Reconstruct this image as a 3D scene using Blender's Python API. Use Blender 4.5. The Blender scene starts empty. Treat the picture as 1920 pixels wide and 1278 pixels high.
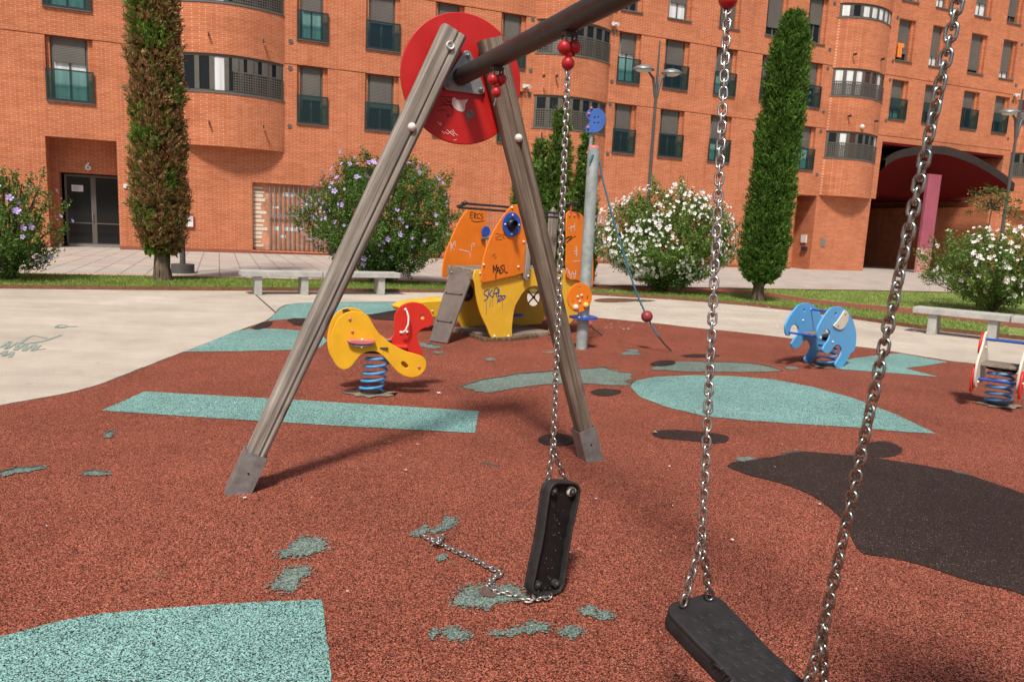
import bpy, math, random
import numpy as np
from mathutils import Vector, Matrix
random.seed(7); RNG = np.random.default_rng(7)
S = bpy.context.scene; COL = S.collection
rad = math.radians

# ------------------------------------------------------------------ camera model (surveyed from the photograph)
FPX, PITCH, ROLL, EYE = 1380.0, .1538, .0474, 1.46
FW = Vector((0, math.cos(PITCH), -math.sin(PITCH)))
_u0 = Vector((0, math.sin(PITCH), math.cos(PITCH))); _r0 = Vector((1, 0, 0))
RT = _r0*math.cos(ROLL) + _u0*math.sin(ROLL); UP = -_r0*math.sin(ROLL) + _u0*math.cos(ROLL)
CP = Vector((0, 0, EYE))
def ray(x, y): return (FW*FPX + RT*(x-960) + UP*(639-y)).normalized()
def G(x, y, z=0.0):
    d = ray(x, y); return CP + d*((z-EYE)/d.z)
def PL(x, y, p0, n):
    d = ray(x, y); return CP + d*((p0-CP).dot(n)/d.dot(n))

# ------------------------------------------------------------------ materials
def new_mat(name):
    m = bpy.data.materials.new(name); m.use_nodes = True; nt = m.node_tree; nt.nodes.clear()
    out = nt.nodes.new('ShaderNodeOutputMaterial'); b = nt.nodes.new('ShaderNodeBsdfPrincipled')
    nt.links.new(b.outputs[0], out.inputs[0]); return m, nt, b
def N(nt, t, **kw):
    n = nt.nodes.new(t)
    for k, v in kw.items():
        if k in n.inputs.keys(): n.inputs[k].default_value = v
        else: setattr(n, k, v)
    return n
def mix(nt, f, a, b, mode='MIX'):
    n = nt.nodes.new('ShaderNodeMix'); n.data_type = 'RGBA'; n.blend_type = mode
    for s, v in ((n.inputs[0], f), (n.inputs[6], a), (n.inputs[7], b)):
        if isinstance(v, bpy.types.NodeSocket): nt.links.new(v, s)
        elif isinstance(v, (int, float)): s.default_value = v
        else: s.default_value = (*v, 1)
    return n.outputs[2]
def ramp(nt, fac, stops, interp='LINEAR'):
    r = nt.nodes.new('ShaderNodeValToRGB'); r.color_ramp.interpolation = interp
    e = r.color_ramp.elements
    while len(e) < len(stops): e.new(.5)
    for i, (p, c) in enumerate(stops):
        e[i].position = p; e[i].color = (*c, 1) if len(c) == 3 else c
    nt.links.new(fac, r.inputs[0]); return r.outputs[0]
def coords(nt, kind='Object', scale=(1, 1, 1), rot=(0, 0, 0)):
    tc = nt.nodes.new('ShaderNodeTexCoord'); mp = nt.nodes.new('ShaderNodeMapping')
    mp.inputs['Scale'].default_value = scale; mp.inputs['Rotation'].default_value = rot
    nt.links.new(tc.outputs[kind], mp.inputs[0]); return mp.outputs[0]
def geo(nt):
    return nt.nodes.new('ShaderNodeNewGeometry').outputs['Position']
def noise(nt, vec, scale, detail=4, rough=.55):
    n = N(nt, 'ShaderNodeTexNoise'); n.inputs['Scale'].default_value = scale
    n.inputs['Detail'].default_value = detail; n.inputs['Roughness'].default_value = rough
    if vec is not None: nt.links.new(vec, n.inputs['Vector'])
    return n.outputs[0]
def bump(nt, b, h, strength=.3, dist=.01):
    n = nt.nodes.new('ShaderNodeBump'); n.inputs['Strength'].default_value = strength
    n.inputs['Distance'].default_value = dist
    nt.links.new(h, n.inputs['Height']); nt.links.new(n.outputs[0], b.inputs['Normal'])
G3 = lambda v: (v, v, v)

def plain(name, col, rough=.5, metal=0, var=.12, scale=6, spec=.4, dirt=None, coat=0):
    m, nt, b = new_mat(name)
    v = coords(nt)
    n = noise(nt, v, scale, 6, .62)
    c = ramp(nt, n, [(.3, tuple(x*(1-var) for x in col)), (.7, tuple(min(1, x*(1+var)) for x in col))])
    if dirt:
        n2 = noise(nt, v, scale*2.3, 8, .7)
        c = mix(nt, ramp(nt, n2, [(.56, G3(0)), (.72, G3(.8))]), c, dirt)
    nt.links.new(c, b.inputs['Base Color'])
    rr = ramp(nt, n, [(.3, G3(max(0, rough-.08))), (.7, G3(min(1, rough+.1)))]); nt.links.new(rr, b.inputs['Roughness'])
    b.inputs['Metallic'].default_value = metal; b.inputs['Specular IOR Level'].default_value = spec
    b.inputs['Coat Weight'].default_value = coat
    return m

def granulate(name, stops, scale=250, wear=.0, tint=None):
    """bonded rubber crumb: every granule its own colour"""
    m, nt, b = new_mat(name); p = geo(nt)
    v = N(nt, 'ShaderNodeTexVoronoi'); v.inputs['Scale'].default_value = scale; nt.links.new(p, v.inputs['Vector'])
    sep = nt.nodes.new('ShaderNodeSeparateColor'); nt.links.new(v.outputs['Color'], sep.inputs[0])
    c = ramp(nt, sep.outputs[0], stops, 'CONSTANT')
    # slight broad wear and fading
    n = noise(nt, p, .9, 6, .6)
    c = mix(nt, 1, c, ramp(nt, n, [(.3, G3(.80)), (.7, G3(1.12))]), 'MULTIPLY')
    n2 = noise(nt, p, 7, 8, .7)
    c = mix(nt, 1, c, ramp(nt, n2, [(.25, G3(.88)), (.5, G3(1.05)), (.8, G3(1.15))]), 'MULTIPLY')
    n5 = noise(nt, p, scale*.62, 2, .6)
    c = mix(nt, 1, c, ramp(nt, n5, [(.36, G3(.48)), (.46, G3(1)), (.62, G3(1.12))]), 'MULTIPLY')
    if tint:
        n3 = noise(nt, p, 3.1, 9, .75)
        c = mix(nt, ramp(nt, n3, [(.60, G3(0)), (.70, G3(.55))]), c, tint)
    nt.links.new(c, b.inputs['Base Color']); b.inputs['Roughness'].default_value = .8
    b.inputs['Specular IOR Level'].default_value = .12
    bump(nt, b, v.outputs['Distance'], .55, .004)
    return m
M = {}
M['red_rubber'] = granulate('red_rubber', [(0, (.020, .013, .010)), (.22, (.070, .024, .015)), (.35, (.23, .058, .035)), (.56, (.345, .094, .058)), (.80, (.485, .158, .100)), (.97, (.56, .28, .18))], 265, tint=(.20, .10, .065))
M['teal_rubber'] = granulate('teal_rubber', [(0, (.020, .026, .026)), (.24, (.07, .13, .13)), (.38, (.19, .39, .36)), (.60, (.27, .51, .46)), (.86, (.40, .63, .58))], 265)
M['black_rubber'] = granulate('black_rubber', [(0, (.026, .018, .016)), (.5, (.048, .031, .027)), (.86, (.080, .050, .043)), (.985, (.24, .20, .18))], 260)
M['worn_base'] = granulate('worn_base', [(0, (.07, .085, .075)), (.25, (.15, .20, .17)), (.6, (.21, .28, .24)), (.9, (.30, .36, .32))], 210, tint=(.26, .27, .24))
M['red_path'] = granulate('red_path', [(0, (.20, .07, .05)), (.5, (.30, .10, .07)), (.85, (.36, .13, .09))], 160)

def concrete(name, c1, c2, scale=1.2, speck=True, rough=.85):
    m, nt, b = new_mat(name); p = geo(nt)
    n = noise(nt, p, scale, 9, .65)
    c = ramp(nt, n, [(.32, c1), (.68, c2)])
    mp = nt.nodes.new('ShaderNodeMapping'); mp.inputs['Scale'].default_value = (.5, 3.0, 1); mp.inputs['Rotation'].default_value = (0, 0, .3)
    nt.links.new(p, mp.inputs[0])
    n2 = noise(nt, mp.outputs[0], 1.1, 8, .7)
    c = mix(nt, 1, c, ramp(nt, n2, [(.3, (.91, .90, .89)), (.6, G3(1.02))]), 'MULTIPLY')
    n5 = noise(nt, p, 5.5, 9, .78)
    c = mix(nt, 1, c, ramp(nt, n5, [(.30, G3(.72)), (.42, G3(.98)), (.7, G3(1.05))]), 'MULTIPLY')
    if speck:
        n3 = noise(nt, p, 90, 3, .7)
        c = mix(nt, 1, c, ramp(nt, n3, [(.3, G3(.82)), (.7, G3(1.1))]), 'MULTIPLY')
    nt.links.new(c, b.inputs['Base Color']); b.inputs['Roughness'].default_value = rough; b.inputs['Specular IOR Level'].default_value = .2
    n4 = noise(nt, p, 60, 6, .7); bump(nt, b, n4, .15, .004)
    return m
M['plaza'] = concrete('plaza_concrete', (.43, .375, .31), (.60, .53, .445), .7)
M['bench'] = concrete('bench_concrete', (.36, .355, .33), (.52, .51, .48), 5)
M['joint_and_shadow'] = plain('joint_and_shadow_dark', (.10, .085, .07), .9)  # dark tone shared by the plaza slab gap and the painted shadow lines
M['wet'] = plain('damp_stain', (.13, .07, .045), .35, var=.3)

def tiles(name):
    m, nt, b = new_mat(name); p = geo(nt)
    mp = nt.nodes.new('ShaderNodeMapping'); mp.inputs['Rotation'].default_value = (0, 0, -.3818); nt.links.new(p, mp.inputs[0])
    br = N(nt, 'ShaderNodeTexBrick', offset=0.0)
    for k, v in (('Scale', 1), ('Mortar Size', .020), ('Brick Width', .52), ('Row Height', .62), ('Mortar Smooth', .3), ('Bias', 0)): br.inputs[k].default_value = v
    br.inputs['Color1'].default_value = (.385, .355, .32, 1); br.inputs['Color2'].default_value = (.46, .425, .38, 1); br.inputs['Mortar'].default_value = (.24, .20, .175, 1)
    nt.links.new(mp.outputs[0], br.inputs['Vector'])
    sp = nt.nodes.new('ShaderNodeSeparateXYZ'); nt.links.new(mp.outputs[0], sp.inputs[0])
    w = nt.nodes.new('ShaderNodeMath'); w.operation = 'PINGPONG'; w.inputs[1].default_value = 1.86; nt.links.new(sp.outputs[1], w.inputs[0])
    w2 = nt.nodes.new('ShaderNodeMath'); w2.operation = 'LESS_THAN'; w2.inputs[1].default_value = .13; nt.links.new(w.outputs[0], w2.inputs[0])
    c = mix(nt, w2.outputs[0], br.outputs[0], (.50, .31, .22))
    n = noise(nt, p, 1.3, 8, .65)
    c = mix(nt, 1, c, ramp(nt, n, [(.3, G3(.85)), (.7, G3(1.1))]), 'MULTIPLY')
    nt.links.new(c, b.inputs['Base Color']); b.inputs['Roughness'].default_value = .8; b.inputs['Specular IOR Level'].default_value = .2
    return m
M['tiles'] = tiles('promenade_tiles')

def grass_mat():
    m, nt, b = new_mat('lawn'); p = geo(nt)
    n = noise(nt, p, 1.4, 8, .7); n2 = noise(nt, p, 45, 5, .7)
    c = ramp(nt, n, [(.30, (.12, .18, .035)), (.48, (.20, .28, .055)), (.62, (.28, .34, .085)), (.75, (.34, .33, .15))])
    c = mix(nt, 1, c, ramp(nt, n2, [(.3, G3(.6)), (.7, G3(1.25))]), 'MULTIPLY')
    nt.links.new(c, b.inputs['Base Color']); b.inputs['Roughness'].default_value = .9
    bump(nt, b, n2, .6, .03); return m
M['lawn'] = grass_mat()
M['corten'] = plain('corten_edging', (.17, .075, .04), .8, var=.35, scale=14)

def brick(name='orange_brick', dark=1.0):
    m, nt, b = new_mat(name); tc = nt.nodes.new('ShaderNodeTexCoord')
    sp = nt.nodes.new('ShaderNodeSeparateXYZ'); nt.links.new(tc.outputs['Object'], sp.inputs[0])
    ad = nt.nodes.new('ShaderNodeMath'); nt.links.new(sp.outputs[0], ad.inputs[0]); nt.links.new(sp.outputs[1], ad.inputs[1])
    cb = nt.nodes.new('ShaderNodeCombineXYZ'); nt.links.new(ad.outputs[0], cb.inputs[0]); nt.links.new(sp.outputs[2], cb.inputs[1])
    br = N(nt, 'ShaderNodeTexBrick')
    for k, v in (('Scale', 1), ('Mortar Size', .007), ('Brick Width', .27), ('Row Height', .068), ('Mortar Smooth', .25), ('Bias', -.1)): br.inputs[k].default_value = v
    br.inputs['Color1'].default_value = (.50*dark, .170*dark, .080*dark, 1); br.inputs['Color2'].default_value = (.58*dark, .218*dark, .112*dark, 1)
    br.inputs['Mortar'].default_value = (.70, .44, .30, 1)
    nt.links.new(cb.outputs[0], br.inputs['Vector'])
    # dark raked bed joints between the courses
    md = nt.nodes.new('ShaderNodeMath'); md.operation = 'PINGPONG'; md.inputs[1].default_value = .034; nt.links.new(sp.outputs[2], md.inputs[0])
    lt = nt.nodes.new('ShaderNodeMath'); lt.operation = 'LESS_THAN'; lt.inputs[1].default_value = .007; nt.links.new(md.outputs[0], lt.inputs[0])
    c = mix(nt, lt.outputs[0], br.outputs[0], (.36*dark, .105*dark, .05*dark))
    n = noise(nt, tc.outputs['Object'], .55, 8, .65)
    c = mix(nt, 1, c, ramp(nt, n, [(.28, (.80, .76, .76)), (.5, G3(1)), (.75, (1.08, 1.09, 1.10))]), 'MULTIPLY')
    mp = nt.nodes.new('ShaderNodeMapping'); mp.inputs['Scale'].default_value = (.35, .35, 2.4); nt.links.new(tc.outputs['Object'], mp.inputs[0])
    n2 = noise(nt, mp.outputs[0], 2.2, 7, .7)
    c = mix(nt, 1, c, ramp(nt, n2, [(.3, G3(.82)), (.7, G3(1.08))]), 'MULTIPLY')
    ms = nt.nodes.new('ShaderNodeMapping'); ms.inputs['Scale'].default_value = (2.6, 2.6, .16); nt.links.new(tc.outputs['Object'], ms.inputs[0])
    n3 = noise(nt, ms.outputs[0], 1.6, 7, .72)
    c = mix(nt, 1, c, ramp(nt, n3, [(.30, (.80, .78, .78)), (.46, G3(1)), (.72, (1.04, 1.07, 1.10))]), 'MULTIPLY')
    nt.links.new(c, b.inputs['Base Color']); b.inputs['Roughness'].default_value = .85; b.inputs['Specular IOR Level'].default_value = .15
    return m
M['brick'] = brick()

def wood(name, c1, c2, c3, axis=2, sc=1.0):
    m, nt, b = new_mat(name)
    s = [27*sc, 27*sc, 27*sc]; s[axis] = 1.3*sc
    v = coords(nt, 'Object', tuple(s)); n = noise(nt, v, 1.0, 8, .62)
    v2 = coords(nt, 'Object', tuple(x*2.6 if i != axis else x for i, x in enumerate(s))); n2 = noise(nt, v2, 1.0, 6, .7)
    c = ramp(nt, n, [(.32, c1), (.5, c2), (.68, c3)])
    c = mix(nt, 1, c, ramp(nt, n2, [(.36, G3(.42)), (.48, G3(.94)), (.8, G3(1.15))]), 'MULTIPLY')
    s4 = [62*sc, 62*sc, 62*sc]; s4[axis] = .8*sc
    n4 = noise(nt, coords(nt, 'Object', tuple(s4)), .5, 3, .5)
    c = mix(nt, 1, c, ramp(nt, n4, [(.295, G3(.18)), (.325, G3(1))]), 'MULTIPLY')
    vk = N(nt, 'ShaderNodeTexVoronoi'); vk.inputs['Scale'].default_value = 1.0; s5 = [7*sc, 7*sc, 7*sc]; s5[axis] = 2.2*sc
    nt.links.new(coords(nt, 'Object', tuple(s5)), vk.inputs['Vector'])
    c = mix(nt, 1, c, ramp(nt, vk.outputs['Distance'], [(.0, G3(.35)), (.10, G3(.5)), (.17, G3(1))]), 'MULTIPLY')
    n3 = noise(nt, coords(nt, 'Object'), 2.5, 5, .6)
    c = mix(nt, ramp(nt, n3, [(.4, G3(0)), (.75, G3(.5))]), c, tuple(x*.6 for x in c1))
    nt.links.new(c, b.inputs['Base Color']); b.inputs['Roughness'].default_value = .85; b.inputs['Specular IOR Level'].default_value = .15
    bump(nt, b, n2, .6, .004); return m
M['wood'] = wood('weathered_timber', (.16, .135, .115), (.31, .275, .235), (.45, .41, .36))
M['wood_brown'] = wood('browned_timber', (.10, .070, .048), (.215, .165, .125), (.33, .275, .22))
M['wood_dark'] = wood('dark_timber', (.075, .048, .030), (.17, .115, .075), (.26, .19, .135))
M['plank'] = wood('grey_plank', (.16, .12, .09), (.30, .25, .20), (.40, .35, .29), axis=0)
M['galv'] = plain('galvanised_steel', (.27, .275, .27), .45, .55, .25, 22)
M['galv_pole'] = plain('galvanised_pole', (.36, .41, .40), .6, .35, .28, 9)
M['beam'] = plain('rusty_brown_tube', (.055, .052, .052), .42, .5, .4, 9, dirt=(.085, .062, .052))
M['chain'] = plain('chain_steel', (.47, .43, .39), .28, 1, .2, 60, dirt=(.20, .16, .12))
M['chain_light'] = plain('bright_loose_chain', (.42, .40, .37), .36, .85, .2, 60, dirt=(.30, .27, .23))
M['chain_near'] = plain('chain_steel_worn', (.36, .35, .31), .28, 1, .2, 60, dirt=(.12, .13, .10))
M['red'] = plain('red_hdpe', (.47, .012, .010), .42, 0, .10, 5, dirt=(.40, .02, .018))
M['ballred'] = plain('red_plastic_ball', (.42, .018, .020), .35, 0, .15, 30)
M['ballmaroon'] = plain('maroon_ball', (.24, .035, .04), .4, 0, .2, 20)
M['toyred'] = plain('red_toy', (.60, .028, .018), .40, 0, .06, 6)
M['yellow'] = plain('yellow_hdpe', (.78, .40, .018), .42, 0, .08, 6, dirt=(.62, .33, .04))
M['yellow2'] = plain('yellow_panel', (.80, .47, .035), .5, 0, .08, 5, dirt=(.66, .38, .05))
M['orange'] = plain('orange_hdpe', (.80, .20, .012), .5, 0, .08, 5, dirt=(.66, .19, .03))
M['blue'] = plain('blue_spring', (.07, .30, .60), .38, 0, .15, 12)
M['deepblue'] = plain('deep_blue', (.018, .085, .42), .4, 0, .1, 12)
M['skyblue'] = plain('sky_blue_panel', (.10, .38, .72), .42, 0, .06, 6, dirt=(.13, .36, .60))
M['cream'] = plain('cream_panel', (.66, .60, .49), .5, 0, .08, 8)
M['pinkcap'] = plain('faded_red_cap', (.58, .16, .17), .45)
M['white'] = plain('white_plastic', (.70, .67, .62), .45, 0, .1, 20)
M['rubber'] = plain('black_seat_rubber', (.022, .020, .020), .62, 0, .3, 25, dirt=(.040, .036, .034), spec=.35)
M['seat_under'] = plain('worn_black_underside', (.012, .010, .010), .55, 0, .3, 25, spec=.25)
M['scuff'] = plain('scuff_marks', (.34, .24, .22), .8)
M['black'] = plain('black_plastic', (.012, .012, .013), .4)
M['dark'] = plain('dark_metal', (.05, .05, .048), .5, .3)
M['ramp'] = plain('brown_ramp_board', (.135, .105, .09), .55, 0, .25, 4, dirt=(.20, .15, .115))
M['frame'] = plain('taupe_window_frame', (.11, .10, .085), .5, .1, .08, 3)
M['framedark'] = plain('dark_frame', (.035, .037, .036), .45, .3)
M['sill'] = plain('grey_sill', (.13, .14, .135), .5, .2)
M['fascia'] = plain('brown_canopy_fascia', (.036, .028, .025), .8, 0, .2, 2, .1)
M['soffit'] = plain('crimson_soffit', (.10, .005, .005), .8, 0, .1, 2, .1)
M['pink'] = plain('pink_pillar', (.33, .08, .115), .6, 0, .1, 2)
M['bark'] = wood('bark', (.06, .04, .028), (.15, .105, .075), (.24, .18, .13), sc=.5)
M['stem'] = plain('shrub_stem', (.09, .062, .04), .85, 0, .3, 12)
M['petalw'] = plain('white_petals', (.80, .79, .76), .6, 0, .04)
M['petalp'] = plain('lilac_petals', (.47, .37, .74), .6, 0, .12, 40)
M['eye_dark'] = plain('flower_throat', (.35, .05, .10), .7)
M['yellowpaint'] = plain('pale_yellow', (.74, .50, .13), .5)
M['infill'] = plain('painted_brick_infill', (.52, .23, .13), .85, 0, .35, 3, dirt=(.62, .52, .44))
M['post'] = plain('grey_lamp_post', (.10, .097, .095), .5, .3)
M['lampglass'] = plain('lamp_lens', (.55, .56, .54), .25, 0, .1, 20)
M['rope'] = plain('blue_rope', (.045, .17, .25), .8, 0, .3, 60)
M['black_ink'] = plain('black_spray', (.02, .015, .012), .7)
M['blue_ink'] = plain('blue_spray', (.02, .07, .28), .7)
M['white_ink'] = plain('white_marker', (.72, .66, .62), .7)
M['red_ink'] = plain('dark_red_marker', (.32, .06, .02), .7)
M['teal_ink'] = plain('faded_teal_spray', (.27, .33, .28), .9)
M['sticker'] = plain('torn_sticker', (.66, .52, .50), .7, 0, .2, 30)
M['orange_cloth'] = plain('orange_cloth', (.85, .22, .03), .8)
M['blanch'] = plain('white_fixture', (.72, .71, .68), .5)

def shutter_mat():
    m, nt, b = new_mat('roller_shutter'); tc = nt.nodes.new('ShaderNodeTexCoord')
    w = N(nt, 'ShaderNodeTexWave', wave_type='BANDS', bands_direction='Z'); w.inputs['Scale'].default_value = 6.0
    nt.links.new(tc.outputs['Object'], w.inputs['Vector'])
    n = noise(nt, tc.outputs['Object'], .8, 3)
    c = mix(nt, 1, ramp(nt, w.outputs[0], [(.0, (.060, .053, .046)), (.5, (.12, .107, .093)), (1, (.135, .12, .105))]), ramp(nt, n, [(.3, G3(.85)), (.7, G3(1.15))]), 'MULTIPLY')
    nt.links.new(c, b.inputs['Base Color']); b.inputs['Roughness'].default_value = .6
    bump(nt, b, w.outputs[0], .4, .01); return m
M['shutter'] = shutter_mat()
def pane_mat(name, col, rough=.06, spec=.28, folds=0):
    m, nt, b = new_mat(name)
    if folds:
        v = coords(nt, 'Object', (5, 5, .25)); n = noise(nt, v, 1.5, 1)
        c = ramp(nt, n, [(.3, tuple(x*.72 for x in col)), (.7, col)]); nt.links.new(c, b.inputs['Base Color'])
    else: b.inputs['Base Color'].default_value = (*col, 1)
    b.inputs['Roughness'].default_value = rough; b.inputs['Specular IOR Level'].default_value = spec
    return m
M['pane'] = pane_mat('dark_pane', (.010, .011, .012))
M['pane_white'] = pane_mat('curtained_pane', (.74, .76, .76), .3, .3, 1)
M['pane_brown'] = pane_mat('brown_room_pane', (.07, .03, .022), .15)
def railglass():
    m = bpy.data.materials.new('green_glass'); m.use_nodes = True; nt = m.node_tree; nt.nodes.clear()
    out = nt.nodes.new('ShaderNodeOutputMaterial'); t = nt.nodes.new('ShaderNodeBsdfTransparent'); g = nt.nodes.new('ShaderNodeBsdfGlossy')
    t.inputs[0].default_value = (.50, .68, .66, 1); g.inputs['Roughness'].default_value = .08; g.inputs[0].default_value = (.8, .9, .9, 1)
    mx = nt.nodes.new('ShaderNodeMixShader'); mx.inputs[0].default_value = .045
    nt.links.new(t.outputs[0], mx.inputs[1]); nt.links.new(g.outputs[0], mx.inputs[2]); nt.links.new(mx.outputs[0], out.inputs[0]); return m
M['railglass'] = railglass()

def leaf_mat(name, stops, brown=None, trans=.33, rough=.6):
    m, nt, b = new_mat(name); gn = nt.nodes.new('ShaderNodeNewGeometry')
    c = ramp(nt, gn.outputs['Random Per Island'], stops)
    n = noise(nt, gn.outputs['Position'], 2.2, 4, .6)
    c = mix(nt, 1, c, ramp(nt, n, [(.3, G3(.72)), (.7, G3(1.2))]), 'MULTIPLY')
    if brown:
        n2 = noise(nt, gn.outputs['Position'], 1.55, 5, .75)
        # withered patches belong to the tree itself
        f = ramp(nt, n2, [(.41, G3(0)), (.50, G3(1))])
        c2 = ramp(nt, gn.outputs['Random Per Island'], brown)
        rnd = nt.nodes.new('ShaderNodeMath'); rnd.operation = 'FRACT'
        ml = nt.nodes.new('ShaderNodeMath'); ml.operation = 'MULTIPLY'; ml.inputs[1].default_value = 37.3
        nt.links.new(gn.outputs['Random Per Island'], ml.inputs[0]); nt.links.new(ml.outputs[0], rnd.inputs[0])
        lt = nt.nodes.new('ShaderNodeMath'); lt.operation = 'LESS_THAN'; lt.inputs[1].default_value = .80; nt.links.new(rnd.outputs[0], lt.inputs[0])
        mm = nt.nodes.new('ShaderNodeMath'); mm.operation = 'MULTIPLY'
        rb = nt.nodes.new('ShaderNodeRGBToBW'); nt.links.new(f, rb.inputs[0])
        nt.links.new(rb.outputs[0], mm.inputs[0]); nt.links.new(lt.outputs[0], mm.inputs[1])
        c = mix(nt, mm.outputs[0], c, c2)
    nt.links.new(c, b.inputs['Base Color']); b.inputs['Roughness'].default_value = rough; b.inputs['Specular IOR Level'].default_value = .18
    tr = nt.nodes.new('ShaderNodeBsdfTranslucent'); nt.links.new(c, tr.inputs[0])
    mx = nt.nodes.new('ShaderNodeMixShader'); mx.inputs[0].default_value = trans
    out = [n for n in nt.nodes if n.type == 'OUTPUT_MATERIAL'][0]
    nt.links.new(b.outputs[0], mx.inputs[1]); nt.links.new(tr.outputs[0], mx.inputs[2]); nt.links.new(mx.outputs[0], out.inputs[0])
    return m
M['cyp'] = leaf_mat('cypress_leaf', [(0, (.035, .085, .014)), (.5, (.08, .175, .026)), (.85, (.15, .28, .045)), (1, (.27, .40, .10))])
M['cypb'] = leaf_mat('withered_cypress_leaf', [(0, (.045, .10, .014)), (.5, (.10, .21, .026)), (1, (.22, .36, .055))],
                     brown=[(0, (.11, .040, .018)), (.5, (.33, .15, .07)), (1, (.58, .36, .20))])
M['thuja'] = leaf_mat('thuja_leaf', [(0, (.05, .10, .015)), (.5, (.10, .19, .03)), (1, (.20, .31, .06))])
M['hib'] = leaf_mat('hibiscus_leaf', [(0, (.045, .095, .018)), (.5, (.09, .185, .036)), (.85, (.17, .29, .065)), (1, (.28, .39, .12))], rough=.4)
M['hibl'] = leaf_mat('light_hibiscus_leaf', [(0, (.07, .14, .026)), (.5, (.14, .25, .05)), (1, (.32, .43, .13))], rough=.4)
M['sap'] = leaf_mat('sapling_leaf', [(0, (.05, .10, .02)), (.6, (.12, .17, .04)), (1, (.36, .30, .14))])
M['blade'] = leaf_mat('grass_blade', [(0, (.16, .25, .045)), (.6, (.27, .37, .08)), (1, (.42, .44, .17))], trans=.4)

# ------------------------------------------------------------------ mesh builder
class MB:
    def __init__(s): s.v = []; s.f = []; s.m = []; s.sm = []
    def _add(s, vs, fs, mi=0, smooth=False):
        o = len(s.v); s.v += [tuple(p) for p in vs]; s.f += [tuple(i+o for i in f) for f in fs]
        s.m += [mi]*len(fs); s.sm += [smooth]*len(fs); return s
    def box(s, c, size, R=None, mi=0):
        hx, hy, hz = [a/2 for a in size]; c = Vector(c); R = R or Matrix.Identity(3)
        vs = [c + R @ Vector((x*hx, y*hy, z*hz)) for x in (-1, 1) for y in (-1, 1) for z in (-1, 1)]
        return s._add(vs, [(0, 1, 3, 2), (4, 6, 7, 5), (0, 4, 5, 1), (2, 3, 7, 6), (0, 2, 6, 4), (1, 5, 7, 3)], mi)
    def b2(s, x0, x1, y0, y1, z0, z1, mi=0):
        return s.box(((x0+x1)/2, (y0+y1)/2, (z0+z1)/2), (abs(x1-x0), abs(y1-y0), abs(z1-z0)), None, mi)
    def tube(s, pts, r, n=10, closed=False, caps=True, mi=0, smooth=True):
        pts = [Vector(p) for p in pts]; m = len(pts); rs = r if isinstance(r, (list, tuple)) else [r]*m
        prev = None; rings = []
        for i, p in enumerate(pts):
            a = pts[(i-1) % m] if (closed or i > 0) else p; b = pts[(i+1) % m] if (closed or i < m-1) else p
            t = (b-a).normalized()
            if prev is None:
                u = t.cross(Vector((0, 0, 1)))
                if u.length < .05: u = t.cross(Vector((1, 0, 0)))
            else: u = prev - t*prev.dot(t)
            u.normalize(); prev = u; w = t.cross(u)
            rings.append([p + (u*math.cos(2*math.pi*k/n) + w*math.sin(2*math.pi*k/n))*rs[i] for k in range(n)])
        vs = [q for rg in rings for q in rg]; fs = []
        for i in range(m if closed else m-1):
            j = (i+1) % m
            for k in range(n): fs.append((i*n+k, i*n+(k+1) % n, j*n+(k+1) % n, j*n+k))
        s._add(vs, fs, mi, smooth)
        if caps and not closed:
            s._add(rings[0], [tuple(range(n))[::-1]], mi); s._add(rings[-1], [tuple(range(n))], mi)
        return s
    def sphere(s, c, r, n=16, m=10, mi=0, squash=(1, 1, 1)):
        c = Vector(c); vs = []; fs = []
        for i in range(m+1):
            th = math.pi*i/m
            for k in range(n):
                ph = 2*math.pi*k/n
                vs.append(c + Vector((math.sin(th)*math.cos(ph)*squash[0], math.sin(th)*math.sin(ph)*squash[1], math.cos(th)*squash[2]))*r)
        for i in range(m):
            for k in range(n): fs.append((i*n+k, (i+1)*n+k, (i+1)*n+(k+1) % n, i*n+(k+1) % n))
        return s._add(vs, fs, mi, True)
    def poly(s, pts, mi=0): return s._add(pts, [tuple(range(len(pts)))], mi)
    def prism(s, pts, off, mi=0):
        off = Vector(off); a = [Vector(p) for p in pts]; b = [p+off for p in a]; n = len(a)
        s._add(a+b, [tuple(range(n)), tuple(range(2*n-1, n-1, -1))] + [(i, i+n, (i+1) % n + n, (i+1) % n) for i in range(n)], mi); return s
    def build(s, name, mat, parent=None, bevel=0, seg=2):
        me = bpy.data.meshes.new(name); me.from_pydata(s.v, [], s.f)
        for mm in (mat if isinstance(mat, (list, tuple)) else [mat]): me.materials.append(mm)
        me.polygons.foreach_set('material_index', s.m); me.polygons.foreach_set('use_smooth', s.sm); me.update()
        o = bpy.data.objects.new(name, me); COL.objects.link(o)
        if parent: o.parent = parent
        if bevel:
            md = o.modifiers.new('bevel', 'BEVEL'); md.width = bevel; md.segments = seg; md.limit_method = 'ANGLE'; md.angle_limit = rad(35)
        return o
def fix_normals(o):
    import bmesh
    bm = bmesh.new(); bm.from_mesh(o.data); bmesh.ops.recalc_face_normals(bm, faces=bm.faces); bm.to_mesh(o.data); bm.free(); return o
def tag(o, label=None, cat=None, group=None, kind=None):
    for k, v in (('label', label), ('category', cat), ('group', group), ('kind', kind)):
        if v: o[k] = v
    return o
def empty(name, loc=(0, 0, 0), rz=0):
    o = bpy.data.objects.new(name, None); o.location = loc; o.rotation_euler = (0, 0, rz); o.empty_display_size = .2; COL.objects.link(o); return o
def setp(o, parent):
    """parent while keeping the world placement of geometry written in world coordinates"""
    o.parent = parent; o.matrix_parent_inverse = Matrix.LocRotScale(parent.location, parent.rotation_euler, None).inverted(); return o
def copy_tree(o, parent=None):
    c = o.copy(); COL.objects.link(c)
    if parent: c.parent = parent
    for ch in list(o.children): copy_tree(ch, c)
    return c
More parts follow.
